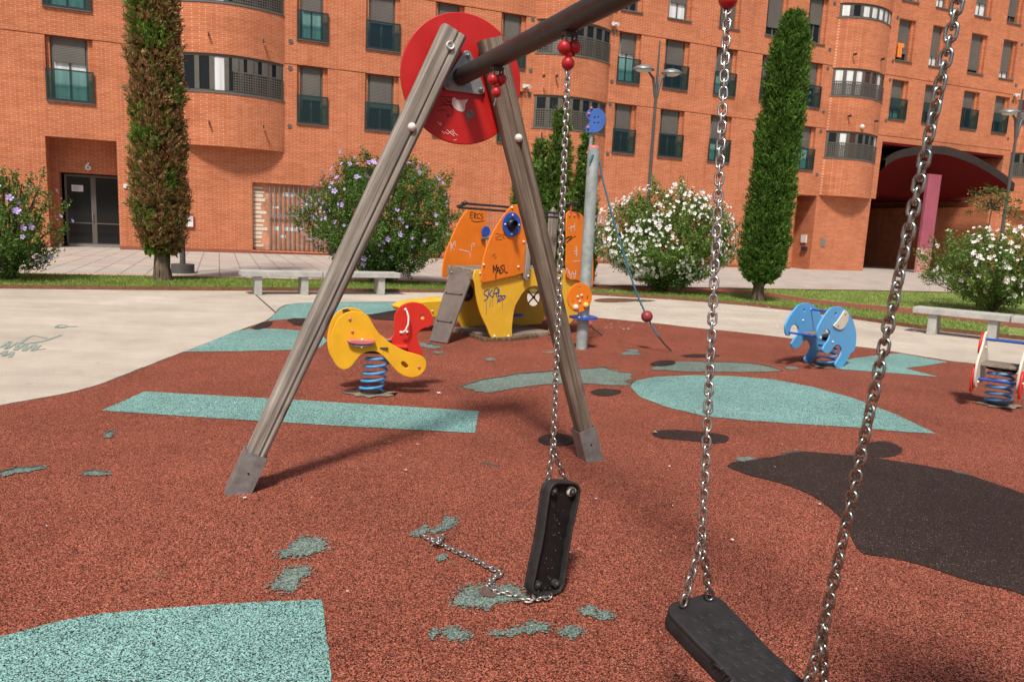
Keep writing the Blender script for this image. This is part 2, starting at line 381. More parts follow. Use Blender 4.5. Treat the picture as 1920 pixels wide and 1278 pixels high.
def smooth_loop(pts, k=5, closed=True):
    P = [Vector(p) for p in pts]; n = len(P); out = []
    for i in range(n if closed else n-1):
        p0, p1, p2, p3 = (P[(i-1) % n], P[i], P[(i+1) % n], P[(i+2) % n]) if closed else (P[max(i-1, 0)], P[i], P[i+1], P[min(i+2, n-1)])
        for j in range(k):
            t = j/k
            out.append(.5*((2*p1) + (p2-p0)*t + (2*p0-5*p1+4*p2-p3)*t*t + (3*p1-p0-3*p2+p3)*t**3))
    if not closed: out.append(P[-1])
    return out
class Frame:
    """vertical working plane: origin o, u along, z up, n pointing away from the viewer"""
    def __init__(s, o, u):
        s.o = Vector(o); s.u = Vector(u).normalized(); s.w = Vector((0, 0, 1)); s.n = Vector((-s.u.y, s.u.x, 0))
        if s.n.dot(s.o - CP) < 0: s.n = -s.n
    def px(s, x, y, d=0):
        p = PL(x, y, s.o + s.n*d, s.n) - s.o; return (p.dot(s.u), p.z)
    def at(s, a, b, d=0): return s.o + s.u*a + s.w*b + s.n*d
def panel(name, loops, fr, thick, mat, parent, d=0, bevel=.003, smooth=4, local=None):
    """solid board cut to an outline (first loop) with holes (other loops), loops in frame units"""
    cu = bpy.data.curves.new(name, 'CURVE'); cu.dimensions = '2D'; cu.fill_mode = 'BOTH'; cu.extrude = max(thick/2-bevel, .0005); cu.bevel_depth = bevel; cu.bevel_resolution = 1; cu.offset = -bevel
    for lp in loops:
        pts = smooth_loop([(a, b, 0) for a, b in lp], smooth) if smooth > 1 else [Vector((a, b, 0)) for a, b in lp]
        sp = cu.splines.new('POLY'); sp.points.add(len(pts)-1); sp.use_cyclic_u = True
        for q, p in zip(sp.points, pts): q.co = (p.x, p.y, 0, 1)
    tmp = bpy.data.objects.new('tmp', cu); me = bpy.data.meshes.new_from_object(tmp); bpy.data.objects.remove(tmp); bpy.data.curves.remove(cu)
    o3 = fr.o + fr.n*d
    mt = Matrix((( fr.u.x, fr.w.x, -fr.n.x, o3.x), (fr.u.y, fr.w.y, -fr.n.y, o3.y), (fr.u.z, fr.w.z, -fr.n.z, o3.z), (0, 0, 0, 1)))
    me.transform(mt); me.materials.clear(); me.materials.append(mat); me.name = name
    o = bpy.data.objects.new(name, me); COL.objects.link(o)
    if parent: setp(o, parent)
    return o
def circle(cx, cy, rx, ry=None, n=20): ry = ry or rx; return [(cx+rx*math.cos(2*math.pi*i/n), cy+ry*math.sin(2*math.pi*i/n)) for i in range(n)]
def ribbons(name, strokes, fr, w, mat, parent, d=-.012, th=.0015):
    """spray or marker strokes lying on a panel"""
    for st in strokes:
        b = MB(); pts = smooth_loop([(a, c, 0) for a, c in st], 4, False)
        for i in range(len(pts)-1):
            p, q = pts[i], pts[i+1]; t = (q-p)
            if t.length < 1e-6: continue
            t.normalize(); nn = Vector((-t.y, t.x, 0))*w/2; e = t*w*.3
            quad = [p-e+nn, q+e+nn, q+e-nn, p-e-nn]; dd = d - th*(i % 3)*.25
            b.poly([fr.at(v.x, v.y, dd) for v in quad])
        setp(b.build(name, mat), parent)

def leaf_cloud(P, D, L, W, droop=None):
    """vectorised rhombic leaves: P positions, D directions, L length, W width -> mesh data"""
    n = len(P); D = D/np.linalg.norm(D, axis=1, keepdims=True)
    R = RNG.normal(size=(n, 3)); U = np.cross(D, R); U /= np.linalg.norm(U, axis=1, keepdims=True)+1e-9
    Nn = np.cross(U, D); L = L[:, None]; W = W[:, None]
    v0 = P; v1 = P + D*L*.5 + U*W*.5 + Nn*W*.12; v2 = P + D*L; v3 = P + D*L*.5 - U*W*.5 + Nn*W*.12
    V = np.stack([v0, v1, v2, v3], 1).reshape(-1, 3); return V
def mesh_quads(name, V, mat, parent=None, smooth=False):
    n = len(V)//4; me = bpy.data.meshes.new(name)
    me.vertices.add(len(V)); me.vertices.foreach_set('co', V.astype(np.float32).ravel())
    me.loops.add(n*4); me.loops.foreach_set('vertex_index', np.arange(n*4, dtype=np.int32))
    me.polygons.add(n); me.polygons.foreach_set('loop_start', np.arange(0, n*4, 4, dtype=np.int32))
    me.polygons.foreach_set('loop_total', np.full(n, 4, dtype=np.int32)); me.update(calc_edges=True)
    me.materials.append(mat); o = bpy.data.objects.new(name, me); COL.objects.link(o)
    if parent: o.parent = parent
    return o

# ------------------------------------------------------------------ GROUND
def sheet(name, pts, z, mat, kind='structure', parent=None):
    import bmesh
    bm = bmesh.new(); vs = [bm.verts.new((p[0], p[1], z)) for p in pts]; f = bm.faces.new(vs)
    if f.normal.z < 0: f.normal_flip()
    bmesh.ops.triangulate(bm, faces=bm.faces); bmesh.ops.recalc_face_normals(bm, faces=bm.faces)
    for f in bm.faces:
        if f.normal.z < 0: f.normal_flip()
    me = bpy.data.meshes.new(name); bm.to_mesh(me); bm.free(); me.materials.append(mat)
    o = bpy.data.objects.new(name, me); COL.objects.link(o); tag(o, kind=kind)
    if parent: o.parent = parent
    return o
def gp(lst, k=0):
    pts = [G(*p) for p in lst]
    return smooth_loop(pts, k) if k else pts
sheet('ground', [(-250, -250), (250, -250), (250, 250), (-250, 250)], 0, M['plaza'])
YAW = .3818; DB = 29.65
TB = Vector((math.cos(YAW), math.sin(YAW), 0)); NB = Vector((-math.sin(YAW), math.cos(YAW), 0)); PB = NB*DB
FARL = [(-900, 470), (-300, 498), (0, 516.5), (67, 517), (200, 520), (350, 522), (600, 528), (800, 531), (960, 535), (1110, 537)]
FARR = [(1280, 541), (1447, 544), (1600, 546), (1747, 549), (1920, 554), (2300, 566)]
far = gp(FARL) + gp(FARR)
# tiled promenade between lawn and building
prom = far + [TB*75 + PB*1.0, TB*-45 + PB*1.0, ]
prom = [*far, TB*70 + PB*1.3, TB*-40 + PB*1.3]
sheet('promenade', prom, .004, M['tiles'])
# lawn strip
near = gp([(-900, 510), (-300, 532), (0, 541), (283, 544), (450, 545), (597, 546), (760, 548), (900, 549), (1110, 553), (1280, 563), (1400, 573), (1500, 584), (1613, 600), (1727, 617), (1820, 627), (1920, 638), (2300, 690)])
lawn = list(far) + list(reversed(near))
sheet('lawn', lawn, .012, M['lawn'])
path = gp([(1110, 538), (1280, 541.5), (1356, 542), (1447, 550), (1513, 561), (1613, 571), (1747, 582), (1920, 600), (2300, 640), (2300, 668), (1920, 617), (1683, 588), (1613, 581), (1513, 570), (1413, 553), (1340, 550), (1280, 549), (1110, 545)])
sheet('red_path', path, .016, M['red_path'])
def edging(pts, name, label, h=.07):
    b = MB()
    for p, q in zip(pts[:-1], pts[1:]):
        p = Vector((p.x, p.y, 0)); q = Vector((q.x, q.y, 0)); d = (q-p); L = d.length; d.normalize()
        b.box((p+q)/2 + Vector((0, 0, h/2)), (L+.004, .02, h), Matrix.Rotation(math.atan2(d.y, d.x), 3, 'Z'))
    o = b.build(name, M['corten']); tag(o, label, 'edging', 'rusty lawn edgings'); return o
edging(near, 'lawn_edging', 'rusty steel edging along the plaza side of the lawn')
edging(far, 'lawn_edging', 'rusty steel edging along the tiled walk side of the lawn', .05)
# grass blades
def grass():
    pts = []
    fa = [Vector((p.x, p.y)) for p in far]; ne = [Vector((p.x, p.y)) for p in near]
    def along(L, t):
        t *= len(L)-1; i = min(int(t), len(L)-2); return L[i].lerp(L[i+1], t-i)
    n = 60000; T = RNG.random((n, 2))
    for a, c in T:
        a = .12 + a*.8
        p = along(fa, a).lerp(along(ne, a), c); pts.append((p.x, p.y, .012))
    P = np.array(pts)
    # keep the red path clear
    poly = [(p.x, p.y) for p in path]
    def inside(x, y):
        r = np.zeros(len(x), bool); j = len(poly)-1
        for i in range(len(poly)):
            xi, yi = poly[i]; xj, yj = poly[j]
            c = ((yi > y) != (yj > y)) & (x < (xj-xi)*(y-yi)/(yj-yi+1e-12)+xi); r ^= c; j = i
        return r
    P = P[~inside(P[:, 0], P[:, 1])]; m = len(P)
    D = np.stack([RNG.normal(0, .45, m), RNG.normal(0, .45, m), np.ones(m)], 1)
    V = leaf_cloud(P, D, RNG.uniform(.03, .085, m), RNG.uniform(.008, .018, m))
    o = mesh_quads('grass', V, M['blade']); tag(o, 'short green grass blades covering the lawn strip', 'grass', kind='stuff')
grass()

# bonded rubber surface
rub = gp([(-260, 835), (-60, 778), (0, 762), (60, 751), (130, 738), (185, 723), (230, 706), (270, 690), (345, 661), (400, 640), (440, 624), (475, 611), (500, 602), (515, 590), (528, 576), (560, 569), (650, 567), (760, 567), (860, 572), (960, 582), (1050, 590), (1115, 596), (1240, 608), (1280, 613), (1380, 623), (1480, 635), (1603, 650), (1663, 658), (1777, 677), (1827, 683), (1920, 706), (2100, 760)], 3)
rub = [p for p in rub if p.y > 0]
rub = [p for p in rub if not (p.x > 6.5 and p.y < 5)][: -2]
rub += [Vector((14, 4, 0)), Vector((14, -12, 0)), Vector((-12, -12, 0)), Vector((-12, 2, 0))]
sheet('rubber_surface', rub, .008, M['red_rubber'])
def patch(name, px, z, mat, k=3, rough=0):
    pts = gp(px, k) if k > 1 else gp(px)
    if not rough:
        out = []
        for i, p in enumerate(pts):
            q = pts[(i+1) % len(pts)]; m_ = max(1, int((q-p).length/.03))
            m_ = min(m_, 60)
            for t in range(m_): out.append(p.lerp(q, t/m_)+Vector((random.uniform(-1, 1), random.uniform(-1, 1), 0))*.0035)
        pts = out
    if rough:
        out = []
        n = len(pts)
        for i, p in enumerate(pts):
            q = pts[(i+1) % n]
            dd = (q-p); nn = Vector((-dd.y, dd.x, 0)).normalized() if dd.length > 1e-6 else Vector((0, 0, 0)); big = random.uniform(-1, 1)*rough*1.3
            for t in (0, .2, .4, .6, .8):
                r = p.lerp(q, t); out.append(r + nn*big*math.sin(math.pi*t) + Vector((random.uniform(-1, 1), random.uniform(-1, 1), 0))*rough*.33)
        pts = out
    return sheet(name, pts, z, mat)
def edge_shadow_strip(pts, w, z, mat, name):
    b = MB()
    for i, (p, q) in enumerate(zip(pts[:-1], pts[1:])):
        t = (q-p)
        if t.length < .004: continue
        t.normalize(); nn = Vector((-t.y, t.x, 0))*w*random.uniform(.3, .7); zz = Vector((0, 0, z+.0003*(i % 3)))
        b.poly([p+nn+zz, q+nn+zz, q-nn+zz, p-nn+zz])
    tag(b.build(name, mat), kind='structure')
edge_shadow_strip([p for p in rub if p.y > 4 and abs(p.x) < 11], .022, .0095, M['joint_and_shadow'], 'rubber_edge_shadow')  # flat dark strip painted as the shadow line along the rubber rim
T = M['teal_rubber']; K = M['black_rubber']; W = M['worn_base']
patch('teal_marking', [(503, 603), (515, 590), (528, 577), (545, 571), (583, 568), (650, 567.5), (760, 567.5), (800, 569), (800, 574), (739, 583), (691, 591), (640, 596), (560, 598), (530, 600)], .012, T, 1)
patch('teal_marking', [(345, 661), (375, 650), (405, 637.5), (440, 622.5), (475, 617), (520, 618), (560, 621), (600, 627), (614, 640), (600, 653), (560, 657), (450, 660)], .012, T, 1)
patch('teal_marking', [(191, 772), (271, 736), (560, 752), (898, 773), (890, 814), (640, 801), (400, 786)], .012, T, 1)
patch('teal_marking', [(-250, 1262), (-60, 1212), (0, 1198), (60, 1182), (120, 1167), (180, 1156), (300, 1145), (440, 1135), (600, 1128), (604, 1130), (610, 1180), (615, 1220), (622, 1290), (632, 1400), (-400, 1500)], .012, T, 1)
patch('teal_marking', [(1182, 728), (1188, 716), (1230, 708), (1300, 705), (1380, 707), (1450, 713), (1520, 726), (1600, 748), (1680, 779), (1755, 815), (1700, 812), (1600, 803), (1500, 797), (1400, 790), (1320, 782), (1250, 765), (1200, 746)], .012, T, 1)
patch('teal_marking', [(1535, 688), (1572, 680), (1600, 673), (1663, 665), (1690, 664), (1777, 680), (1740, 686), (1697, 692), (1760, 708), (1663, 700), (1580, 694)], .012, T, 1)
patch('black_marking', [(691, 592), (739, 583), (790, 578), (800, 590), (790, 600), (740, 602), (700, 600)], .016, K, 1)
patch('black_marking', [(470, 618), (490, 606), (512, 604), (508, 612), (485, 620)], .016, K, 1)
patch('black_marking', [(537, 602), (550, 598), (580, 599), (590, 606), (575, 613), (552, 611)], .016, K, 1)
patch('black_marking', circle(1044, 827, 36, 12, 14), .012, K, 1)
patch('black_marking', [(1107, 737), (1122, 731), (1145, 731), (1165, 734), (1160, 740), (1140, 745), (1118, 743)], .012, K, 2)
patch('black_marking', [(1222, 815), (1245, 808), (1300, 810), (1360, 818), (1365, 828), (1340, 834), (1290, 828), (1240, 824)], .012, K, 2)
patch('black_marking', [(1611, 843), (1635, 831), (1665, 830), (1692, 843), (1680, 857), (1650, 860), (1622, 856)], .012, K, 2)
patch('black_marking', [(1275, 669), (1300, 665), (1335, 666), (1350, 669), (1310, 672)], .012, K, 2)
patch('black_marking', [(1218, 684), (1240, 678), (1265, 679), (1262, 686), (1235, 689)], .018, K, 2)
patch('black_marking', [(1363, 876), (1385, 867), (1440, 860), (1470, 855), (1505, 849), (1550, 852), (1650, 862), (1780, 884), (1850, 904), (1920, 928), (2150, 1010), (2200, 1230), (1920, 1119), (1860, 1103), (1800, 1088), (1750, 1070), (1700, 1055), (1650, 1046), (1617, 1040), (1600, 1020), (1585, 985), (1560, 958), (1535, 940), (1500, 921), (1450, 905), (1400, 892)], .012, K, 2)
def worn(px, r=.012, z=.013):
    o = patch('worn_patch', px, z, W, 2, r)
    # loose crumbs of exposed base around the ragged rim
    vs = [v.co.copy() for v in o.data.vertices]; cen = sum(vs, Vector())/len(vs); mb = MB()
    for _ in range(min(260, int(len(vs)*2.2))):
        v = random.choice(vs); e = v + (v-cen)*random.uniform(-.02, .16) + Vector((random.gauss(0, 1), random.gauss(0, 1), 0))*rough_k*r
        k = random.uniform(.002, .007); a0 = random.random()*6; mb.poly([(e.x+k*math.cos(a0+q*1.26)*random.uniform(.6, 1.3), e.y+k*math.sin(a0+q*1.26)*random.uniform(.6, 1.3), z+.0008+.000012*_) for q in range(5)])
    c = mb.build('worn_crumbs', W); tag(c, kind='structure'); return o
rough_k = 1.1
worn([(865, 727), (900, 716), (960, 706), (1040, 698), (1085, 694), (1135, 692), (1160, 699), (1183, 703), (1176, 715), (1180, 724), (1120, 722), (1060, 721), (1010, 724), (960, 731), (910, 738), (890, 733)], .02)
worn([(1220, 693), (1262, 681), (1310, 680), (1400, 683), (1440, 689), (1466, 697), (1400, 699), (1330, 698), (1280, 698), (1240, 695)], .02)
worn([(527, 1042), (545, 1027), (565, 1013), (590, 1012), (608, 1020), (603, 1036), (575, 1046), (550, 1046), (530, 1050)])
worn([(510, 1100), (525, 1085), (540, 1072), (570, 1068), (580, 1076), (560, 1090), (552, 1110), (525, 1112)])
worn([(774, 1003), (790, 993), (802, 990), (798, 1000), (790, 1008), (778, 1008)], .006)
worn([(806, 1000), (830, 985), (835, 973), (855, 978), (850, 986), (838, 996), (822, 1001)], .008)
worn([(850, 1135), (865, 1115), (880, 1104), (930, 1102), (960, 1104), (985, 1120), (965, 1132), (930, 1135), (918, 1145), (890, 1140)], .01)
patch('dark_stain', [(896, 1112), (905, 1106), (925, 1105), (938, 1114), (930, 1125), (905, 1124)], .017, plain('worn_hole', (.12, .075, .06), .9, var=.6, scale=120), 2, .006)
worn([(820, 1050), (830, 1044), (836, 1049), (827, 1055)], .004); worn([(806, 1196), (816, 1186), (812, 1200)], .004)
worn([(832, 1192), (845, 1182), (872, 1188), (880, 1200), (850, 1204)], .008); worn([(922, 1192), (960, 1183), (985, 1180), (1000, 1172), (1030, 1180), (1015, 1190), (980, 1190), (950, 1198)], .008)
worn([(1052, 1188), (1072, 1180), (1090, 1190), (1070, 1200)], .006); worn([(1092, 1148), (1110, 1142), (1115, 1158), (1100, 1158)], .006); worn([(1120, 1155), (1135, 1150), (1145, 1162), (1128, 1166)], .006)
worn([(0, 891), (30, 882), (77, 878), (80, 882), (40, 889), (5, 895)], .006); worn([(158, 891), (175, 886), (205, 890), (190, 895), (165, 894)], .006)
worn([(780, 643), (800, 646), (830, 652), (812, 655), (790, 651)], .008); worn([(816, 660), (836, 663), (815, 664)], .006)
worn([(912, 673), (924, 673), (928, 677), (914, 678)], .006); worn([(1166, 663), (1190, 660), (1200, 666), (1170, 667)], .008); worn([(1170, 657), (1196, 657), (1192, 661)], .006)
worn([(1018, 662), (1040, 660), (1032, 664)], .005); worn([(1470, 690), (1490, 689), (1497, 693), (1480, 694)], .006); worn([(1380, 862), (1405, 860), (1415, 864), (1390, 867)], .008)
worn([(200, 815), (212, 811), (209, 821), (198, 823)], .004)
# dark strips painting the step shadow where the top coat has broken away
def shadow_lips(lst):
    b = MB()
    for px in lst:
        pts = gp(px)
        for p, q in zip(pts[:-1], pts[1:]):
            d = (q-p); L = d.length; d.normalize()
            b.box((p+q)/2 + Vector((0, 0, .012)), (L+.01, random.uniform(.008, .02), .014), Matrix.Rotation(math.atan2(d.y, d.x)+random.uniform(-.05, .05), 3, 'Z'))
    o = b.build('broken_edge_shadow', M['joint_and_shadow']); tag(o, kind='structure')
shadow_lips([[(865, 727), (900, 715), (930, 710), (960, 705), (1000, 700), (1040, 697)], [(1085, 693), (1110, 693), (1135, 690), (1145, 696), (1160, 700), (1183, 702)], [(1172, 717), (1180, 722), (1190, 716)],
      [(1300, 680), (1360, 680), (1410, 683), (1440, 688), (1466, 697)], [(0, 889), (12, 886), (30, 881), (60, 880), (77, 877)], [(160, 889), (175, 885), (200, 889)], [(800, 648), (808, 645), (815, 650), (828, 650)],
      [(905, 871), (935, 877)], [(1465, 853), (1500, 849)], [(1595, 856), (1610, 858)], [(1790, 888), (1815, 892)], [(200, 815), (205, 812), (212, 811)]])
# joint in the plaza slab and puddle stain
sheet('plaza_joint', gp([(478, 553), (481, 553), (520, 587), (517, 588)]), .004, M['joint_and_shadow'])
patch('damp_stain', [(1115, 562), (1140, 559), (1200, 561), (1190, 565), (1150, 567), (1120, 566)], .004, M['wet'], 2)
patch('damp_stain', [(1180, 562), (1210, 562), (1230, 564), (1200, 566)], .0045, M['wet'], 2)
# faded graffiti on the plaza
GRF = empty('plaza_graffiti', G(60, 640)); tag(GRF, 'faded teal spray scribble on the bare concrete plaza at left', 'graffiti')
def groundstrokes(name, strokes, w, mat, z=.004):
    for st in strokes:
        b = MB(); pts = smooth_loop(gp(st), 5, False)
        for i, (p, q) in enumerate(zip(pts[:-1], pts[1:])):
            t = (q-p)
            if t.length < 1e-6: continue
            t.normalize(); nn = Vector((-t.y, t.x, 0))*w/2; zz = Vector((0, 0, z + .0004*(i % 3)))
            b.poly([p+nn+zz, q+nn+zz, q-nn+zz, p-nn+zz])
        setp(b.build(name, mat), GRF)
groundstrokes('scribble', [[(0, 652), (20, 640), (10, 655), (35, 642), (28, 657), (50, 644), (44, 658), (66, 645), (60, 658), (75, 648)], [(38, 644), (60, 630), (90, 636), (70, 642), (40, 645), (80, 640), (115, 628)], [(104, 613), (112, 609), (125, 611), (118, 615), (104, 614), (146, 612)], [(0, 664), (12, 658), (6, 668), (24, 660), (18, 670)], [(60, 657), (85, 654)]], .03, M['teal_ink'])
# fallen petals and crumbs
def litter():
    V = []
    def add(p, r):
        a = random.random()*6.28; q = [Vector((math.cos(a+k*1.57)*r*random.uniform(.6, 1.2), math.sin(a+k*1.57)*r*random.uniform(.4, .9), .022 + random.uniform(0, .006))) for k in range(4)]
        V.extend([tuple(p+x) for x in q])
    for x, y, r in [(729, 833, .010), (783, 839, .012), (750, 860, .008), (761, 887, .014), (822, 741, .022), (459, 940, .016), (1228, 815, .018), (1255, 880, .010), (1117, 942, .010), (1068, 1043, .012), (652, 1118, .009), (1537, 952, .010), (1452, 881, .010), (405, 760, .012), (1372, 1020, .012), (440, 760, .01), (1010, 690, .02), (1640, 640, .03)]: add(G(x, y), r)
    for _ in range(110): add(G(random.uniform(0, 1900), random.uniform(640, 1270)), random.uniform(.0015, .0038))
    for _ in range(330): add(G(random.uniform(1120, 1920), random.uniform(549, 620)), random.uniform(.012, .03))
    for _ in range(120):
        x = random.uniform(1200, 1900); add(G(x, 555+max(0, x-1200)*.085+random.uniform(0, 25)), random.uniform(.015, .035))
    o = mesh_quads('fallen_petals', np.array(V), M['petalw']); tag(o, 'small white petals and crumbs scattered over lawn and rubber surface', 'petals', kind='stuff')
litter()

# ------------------------------------------------------------------ APARTMENT BUILDING (local: x along facade, y away, z up)
BLD = empty('apartment_building', PB, YAW)
tag(BLD, 'orange brick apartment block with rounded window bays and a covered passage', 'building')
def ub(x, y, depth=0):   # pixel -> facade coordinates
    p = PL(x, y, PB + NB*depth, NB); q = p - PB; return q.dot(TB), p.z
HEADS = {1: 7.0, 2: 10.0, 3: 13.0, 4: 16.0}
colsL = [(-8.15, -6.75), (-5.3, -3.9), (2.78, 3.9), (5.31, 6.62), (8.03, 9.21), (10.78, 11.88), (16.22, 17.35), (18.58, 19.88), (21.32, 22.52), (23.95, 25.2), (26.42, 27.62)]
colsR = [(32.25, 33.4), (34.62, 35.62), (37.5, 38.72), (39.98, 41.12)]
openings = []   # s0,s1,z0,z1,depth,kind
for i, (a, c) in enumerate(colsL):
    for L in (1, 2): openings.append((a, c, HEADS[L]-2.06, HEADS[L], .26, 'french'))
    if c > 12 : openings.append((a, c-.05, HEADS[3]-2.08, HEADS[3], .26, 'tall'))
    else: openings.append((a, c, HEADS[3]-2.08, HEADS[3], .26, 'tall'))
for a, c in colsR:
    openings.append((a, c, HEADS[2]-2.1, HEADS[2]-.15, .3, 'french'))
    openings.append((a, c, HEADS[3]-2.2, HEADS[3]-.18, .3, 'tall'))
    openings.append((a, c, HEADS[4]-2.3, HEADS[4]-.2, .3, 'tall'))
ENT = (-5.42, -3.28, 0, 3.75); BARS = (1.18, 4.3, .14, 2.64); REC = (26.85, 28.12, 0, 3.72); PAS = (32.08, 41.3, 3.8, 6.72); PAS2 = (31.76, 40.7, 0, 3.8); VENTW = (4.75, 5.85, 2.35, 3.5)
allop = [o[:4] for o in openings] + [ENT, BARS, REC, PAS, PAS2, VENTW]
def build_wall():
    b = MB(); X0, X1, Z0, Z1 = -34, 64, 0, 17.5
    gro = [(h, h+.035) for h in (7.0, 10.0)]
    xs = sorted({X0, X1, *[o[0] for o in allop], *[o[1] for o in allop]})
    zs = sorted({Z0, Z1, *[o[2] for o in allop], *[o[3] for o in allop], *[g for t in gro for g in t]})
    for i in range(len(xs)-1):
        for j in range(len(zs)-1):
            x0, x1, z0, z1 = xs[i], xs[i+1], zs[j], zs[j+1]; cx, cz = (x0+x1)/2, (z0+z1)/2
            if any(o[0] < cx < o[1] and o[2] < cz < o[3] for o in allop): continue
            y = .05 if any(g0 < cz < g1 for g0, g1 in gro) else 0
            b.poly([(x0, y, z0), (x1, y, z0), (x1, y, z1), (x0, y, z1)])
            if y:
                b.poly([(x0, 0, z0), (x1, 0, z0), (x1, y, z0), (x0, y, z0)]); b.poly([(x0, y, z1), (x1, y, z1), (x1, 0, z1), (x0, 0, z1)])
    def jamb(o, d):
        x0, x1, z0, z1 = o
        b.poly([(x0, 0, z0), (x0, 0, z1), (x0, d, z1), (x0, d, z0)]); b.poly([(x1, 0, z0), (x1, d, z0), (x1, d, z1), (x1, 0, z1)])
        b.poly([(x0, 0, z1), (x1, 0, z1), (x1, d, z1), (x0, d, z1)])
        if z0 > .01: b.poly([(x0, 0, z0), (x0, d, z0), (x1, d, z0), (x1, 0, z0)])
    for o in openings:
        jamb(o[:4], o[4])
        for x0, x1 in ((o[0]+.001, o[0]+.12), (o[1]-.17, o[1]-.001)):
            b.poly([(x0, .13, o[2]), (x1, .13, o[2]), (x1, .13, o[3]), (x0, .13, o[3])]); xx = x1 if x0 < (o[0]+o[1])/2-.3 else x0
            b.poly([(xx, .13, o[2]), (xx, o[4], o[2]), (xx, o[4], o[3]), (xx, .13, o[3])])
    jamb(BARS, .3); jamb(VENTW, .3);  jamb(ENT, .95); jamb(REC, 1.3)
    # entrance back wall with deeper door niche, recess back wall, passage back wall
    nx0, nz = -5.22, 2.62
    b.poly([(ENT[0], .95, nz), (ENT[1], .95, nz), (ENT[1], .95, ENT[3]), (ENT[0], .95, ENT[3])]); b.poly([(ENT[0], .95, 0), (nx0, .95, 0), (nx0, .95, nz), (ENT[0], .95, nz)])
    b.poly([(nx0, .95, 0), (nx0, .95, nz), (nx0, 1.35, nz), (nx0, 1.35, 0)]); b.poly([(nx0, .95, nz), (ENT[1], .95, nz), (ENT[1], 1.35, nz), (nx0, 1.35, nz)]); b.poly([(ENT[1], .95, 0), (ENT[1], 1.35, 0), (ENT[1], 1.35, nz), (ENT[1], .95, nz)])
    b.poly([(REC[0], 1.3, 0), (REC[1], 1.3, 0), (REC[1], 1.3, REC[3]), (REC[0], 1.3, REC[3])])
    for q in (PAS, PAS2):
        b.poly([(q[0], 0, q[2]), (q[0], 0, q[3]), (q[0], 14, q[3]), (q[0], 14, q[2])]); b.poly([(q[1], 0, q[2]), (q[1], 14, q[2]), (q[1], 14, q[3]), (q[1], 0, q[3])])
        b.poly([(q[0], 14, q[2]), (q[1], 14, q[2]), (q[1], 14, q[3]), (q[0], 14, q[3])])
    b.poly([(PAS2[0], 0, 3.8), (PAS[0], 0, 3.8), (PAS[0], 14, 3.8), (PAS2[0], 14, 3.8)]); b.poly([(PAS2[1], 0, 3.8), (PAS[1], 0, 3.8), (PAS[1], 14, 3.8), (PAS2[1], 14, 3.8)])
    b.poly([(PAS[0], 0, 6.72), (PAS[1], 0, 6.72), (PAS[1], 14, 6.72), (PAS[0], 14, 6.72)])
    # roof slab top and back so the block is solid
    b.poly([(X0, 0, Z1), (X1, 0, Z1), (X1, 16, Z1), (X0, 16, Z1)]); b.poly([(X0, 16, 0), (X1, 16, 0), (X1, 16, Z1), (X0, 16, Z1)])
    b.poly([(X0, 0, 0), (X0, 16, 0), (X0, 16, Z1), (X0, 0, Z1)]); b.poly([(X1, 0, 0), (X1, 16, 0), (X1, 16, Z1), (X1, 0, Z1)])
    return b.build('wall', M['brick'], BLD)
build_wall()
b = MB().b2(32.1, 41.28, .02, 13.98, 6.60, 6.70); b.build('passage_ceiling', M['soffit'], BLD)
b = MB()
for x0, x1 in ((34.0, 35.6), (36.4, 38.4)): b.b2(x0, x1, 13.85, 13.93, .0, 2.7)
b.build('passage_door', M['framedark'], BLD)

def make_window(o, k):
    s0, s1, z0, z1, d, kind = o; y = d-.06
    fr = MB(); t = .07; S0, S1w = s0, s1; s0, s1 = s0+.11, s1-.16
    fr.b2(s0+.02, s0+.02+t, y, y+.06, z0+.02, z1); fr.b2(s1-.02-t, s1-.02, y, y+.06, z0+.02, z1); fr.b2(s0+.02+t, s1-.02-t, y, y+.06, z1-.05, z1); fr.b2(s0+.02+t, s1-.02-t, y, y+.06, z0+.02, z0+.09)
    cx = (s0+s1)/2
    fr.b2(cx-.035, cx+.035, y+.012, y+.052, z0+.09, z1-.05)
    f = fr.build('window', M['frame'], BLD)
    SET = {0: (.55, 1), 3: (.40, 1), 4: (.55, 1), 6: (.60, 0), 7: (.50, 1), 9: (.62, 0), 10: (.55, 0), 18: (.58, 0), 19: (.42, 1), 21: (.55, 0), 22: (.52, 0), 24: (.58, 1), 25: (.55, 1)}
    drop = SET.get(k, (None, 0))[0]
    r = random.Random(k*17+3)
    if drop is None: drop = r.choice([.5, .55, .6, .72, .8, .58, .95, .45]) if kind == 'french' else r.choice([.6, .7, .78, .95, 1.0, .85])
    zs = z1 - (z1-z0-.1)*drop
    sh = MB().b2(s0+.1, s1-.1, y-.045, y-.015, zs, z1-.002); sh.build('shutter', M['shutter'], f)
    pm = r.choice([M['pane'], M['pane_white'], M['pane_white'], M['pane'], M['pane_brown'], M['pane']])
    if k in SET: pm = M['pane_white'] if SET[k][1] else M['pane']
    MB().b2(s0+.09, s1-.09, y+.03, y+.045, z0+.09, z1-.06).build('pane', pm, f)
    s0, s1 = S0, S1w; MB().b2(s0-.02, s1+.02, -.07, d, z0-.045, z0+.0).build('sill', M['sill'], f)
    if kind == 'french':
        a = MB(); x0, x1 = s0-.01, s1+.01; y0, y1 = -.085, -.05; w = .045; zt = z0+1.02
        a.b2(x0, x0+w, y0, y1, z0+.002, zt); a.b2(x1-w, x1, y0, y1, z0+.002, zt); a.b2(x0+w, x1-w, y0, y1, zt-w, zt); a.b2(x0+w, x1-w, y0, y1, z0+.002, z0+.05)
        q = a.build('rail_frame', M['framedark'], f)
        MB().b2(x0+w, x1-w, y0+.012, y0+.022, z0+.05, zt-w).build('rail_glass', M['railglass'], f)
for k, o in enumerate(openings): make_window(o, k)

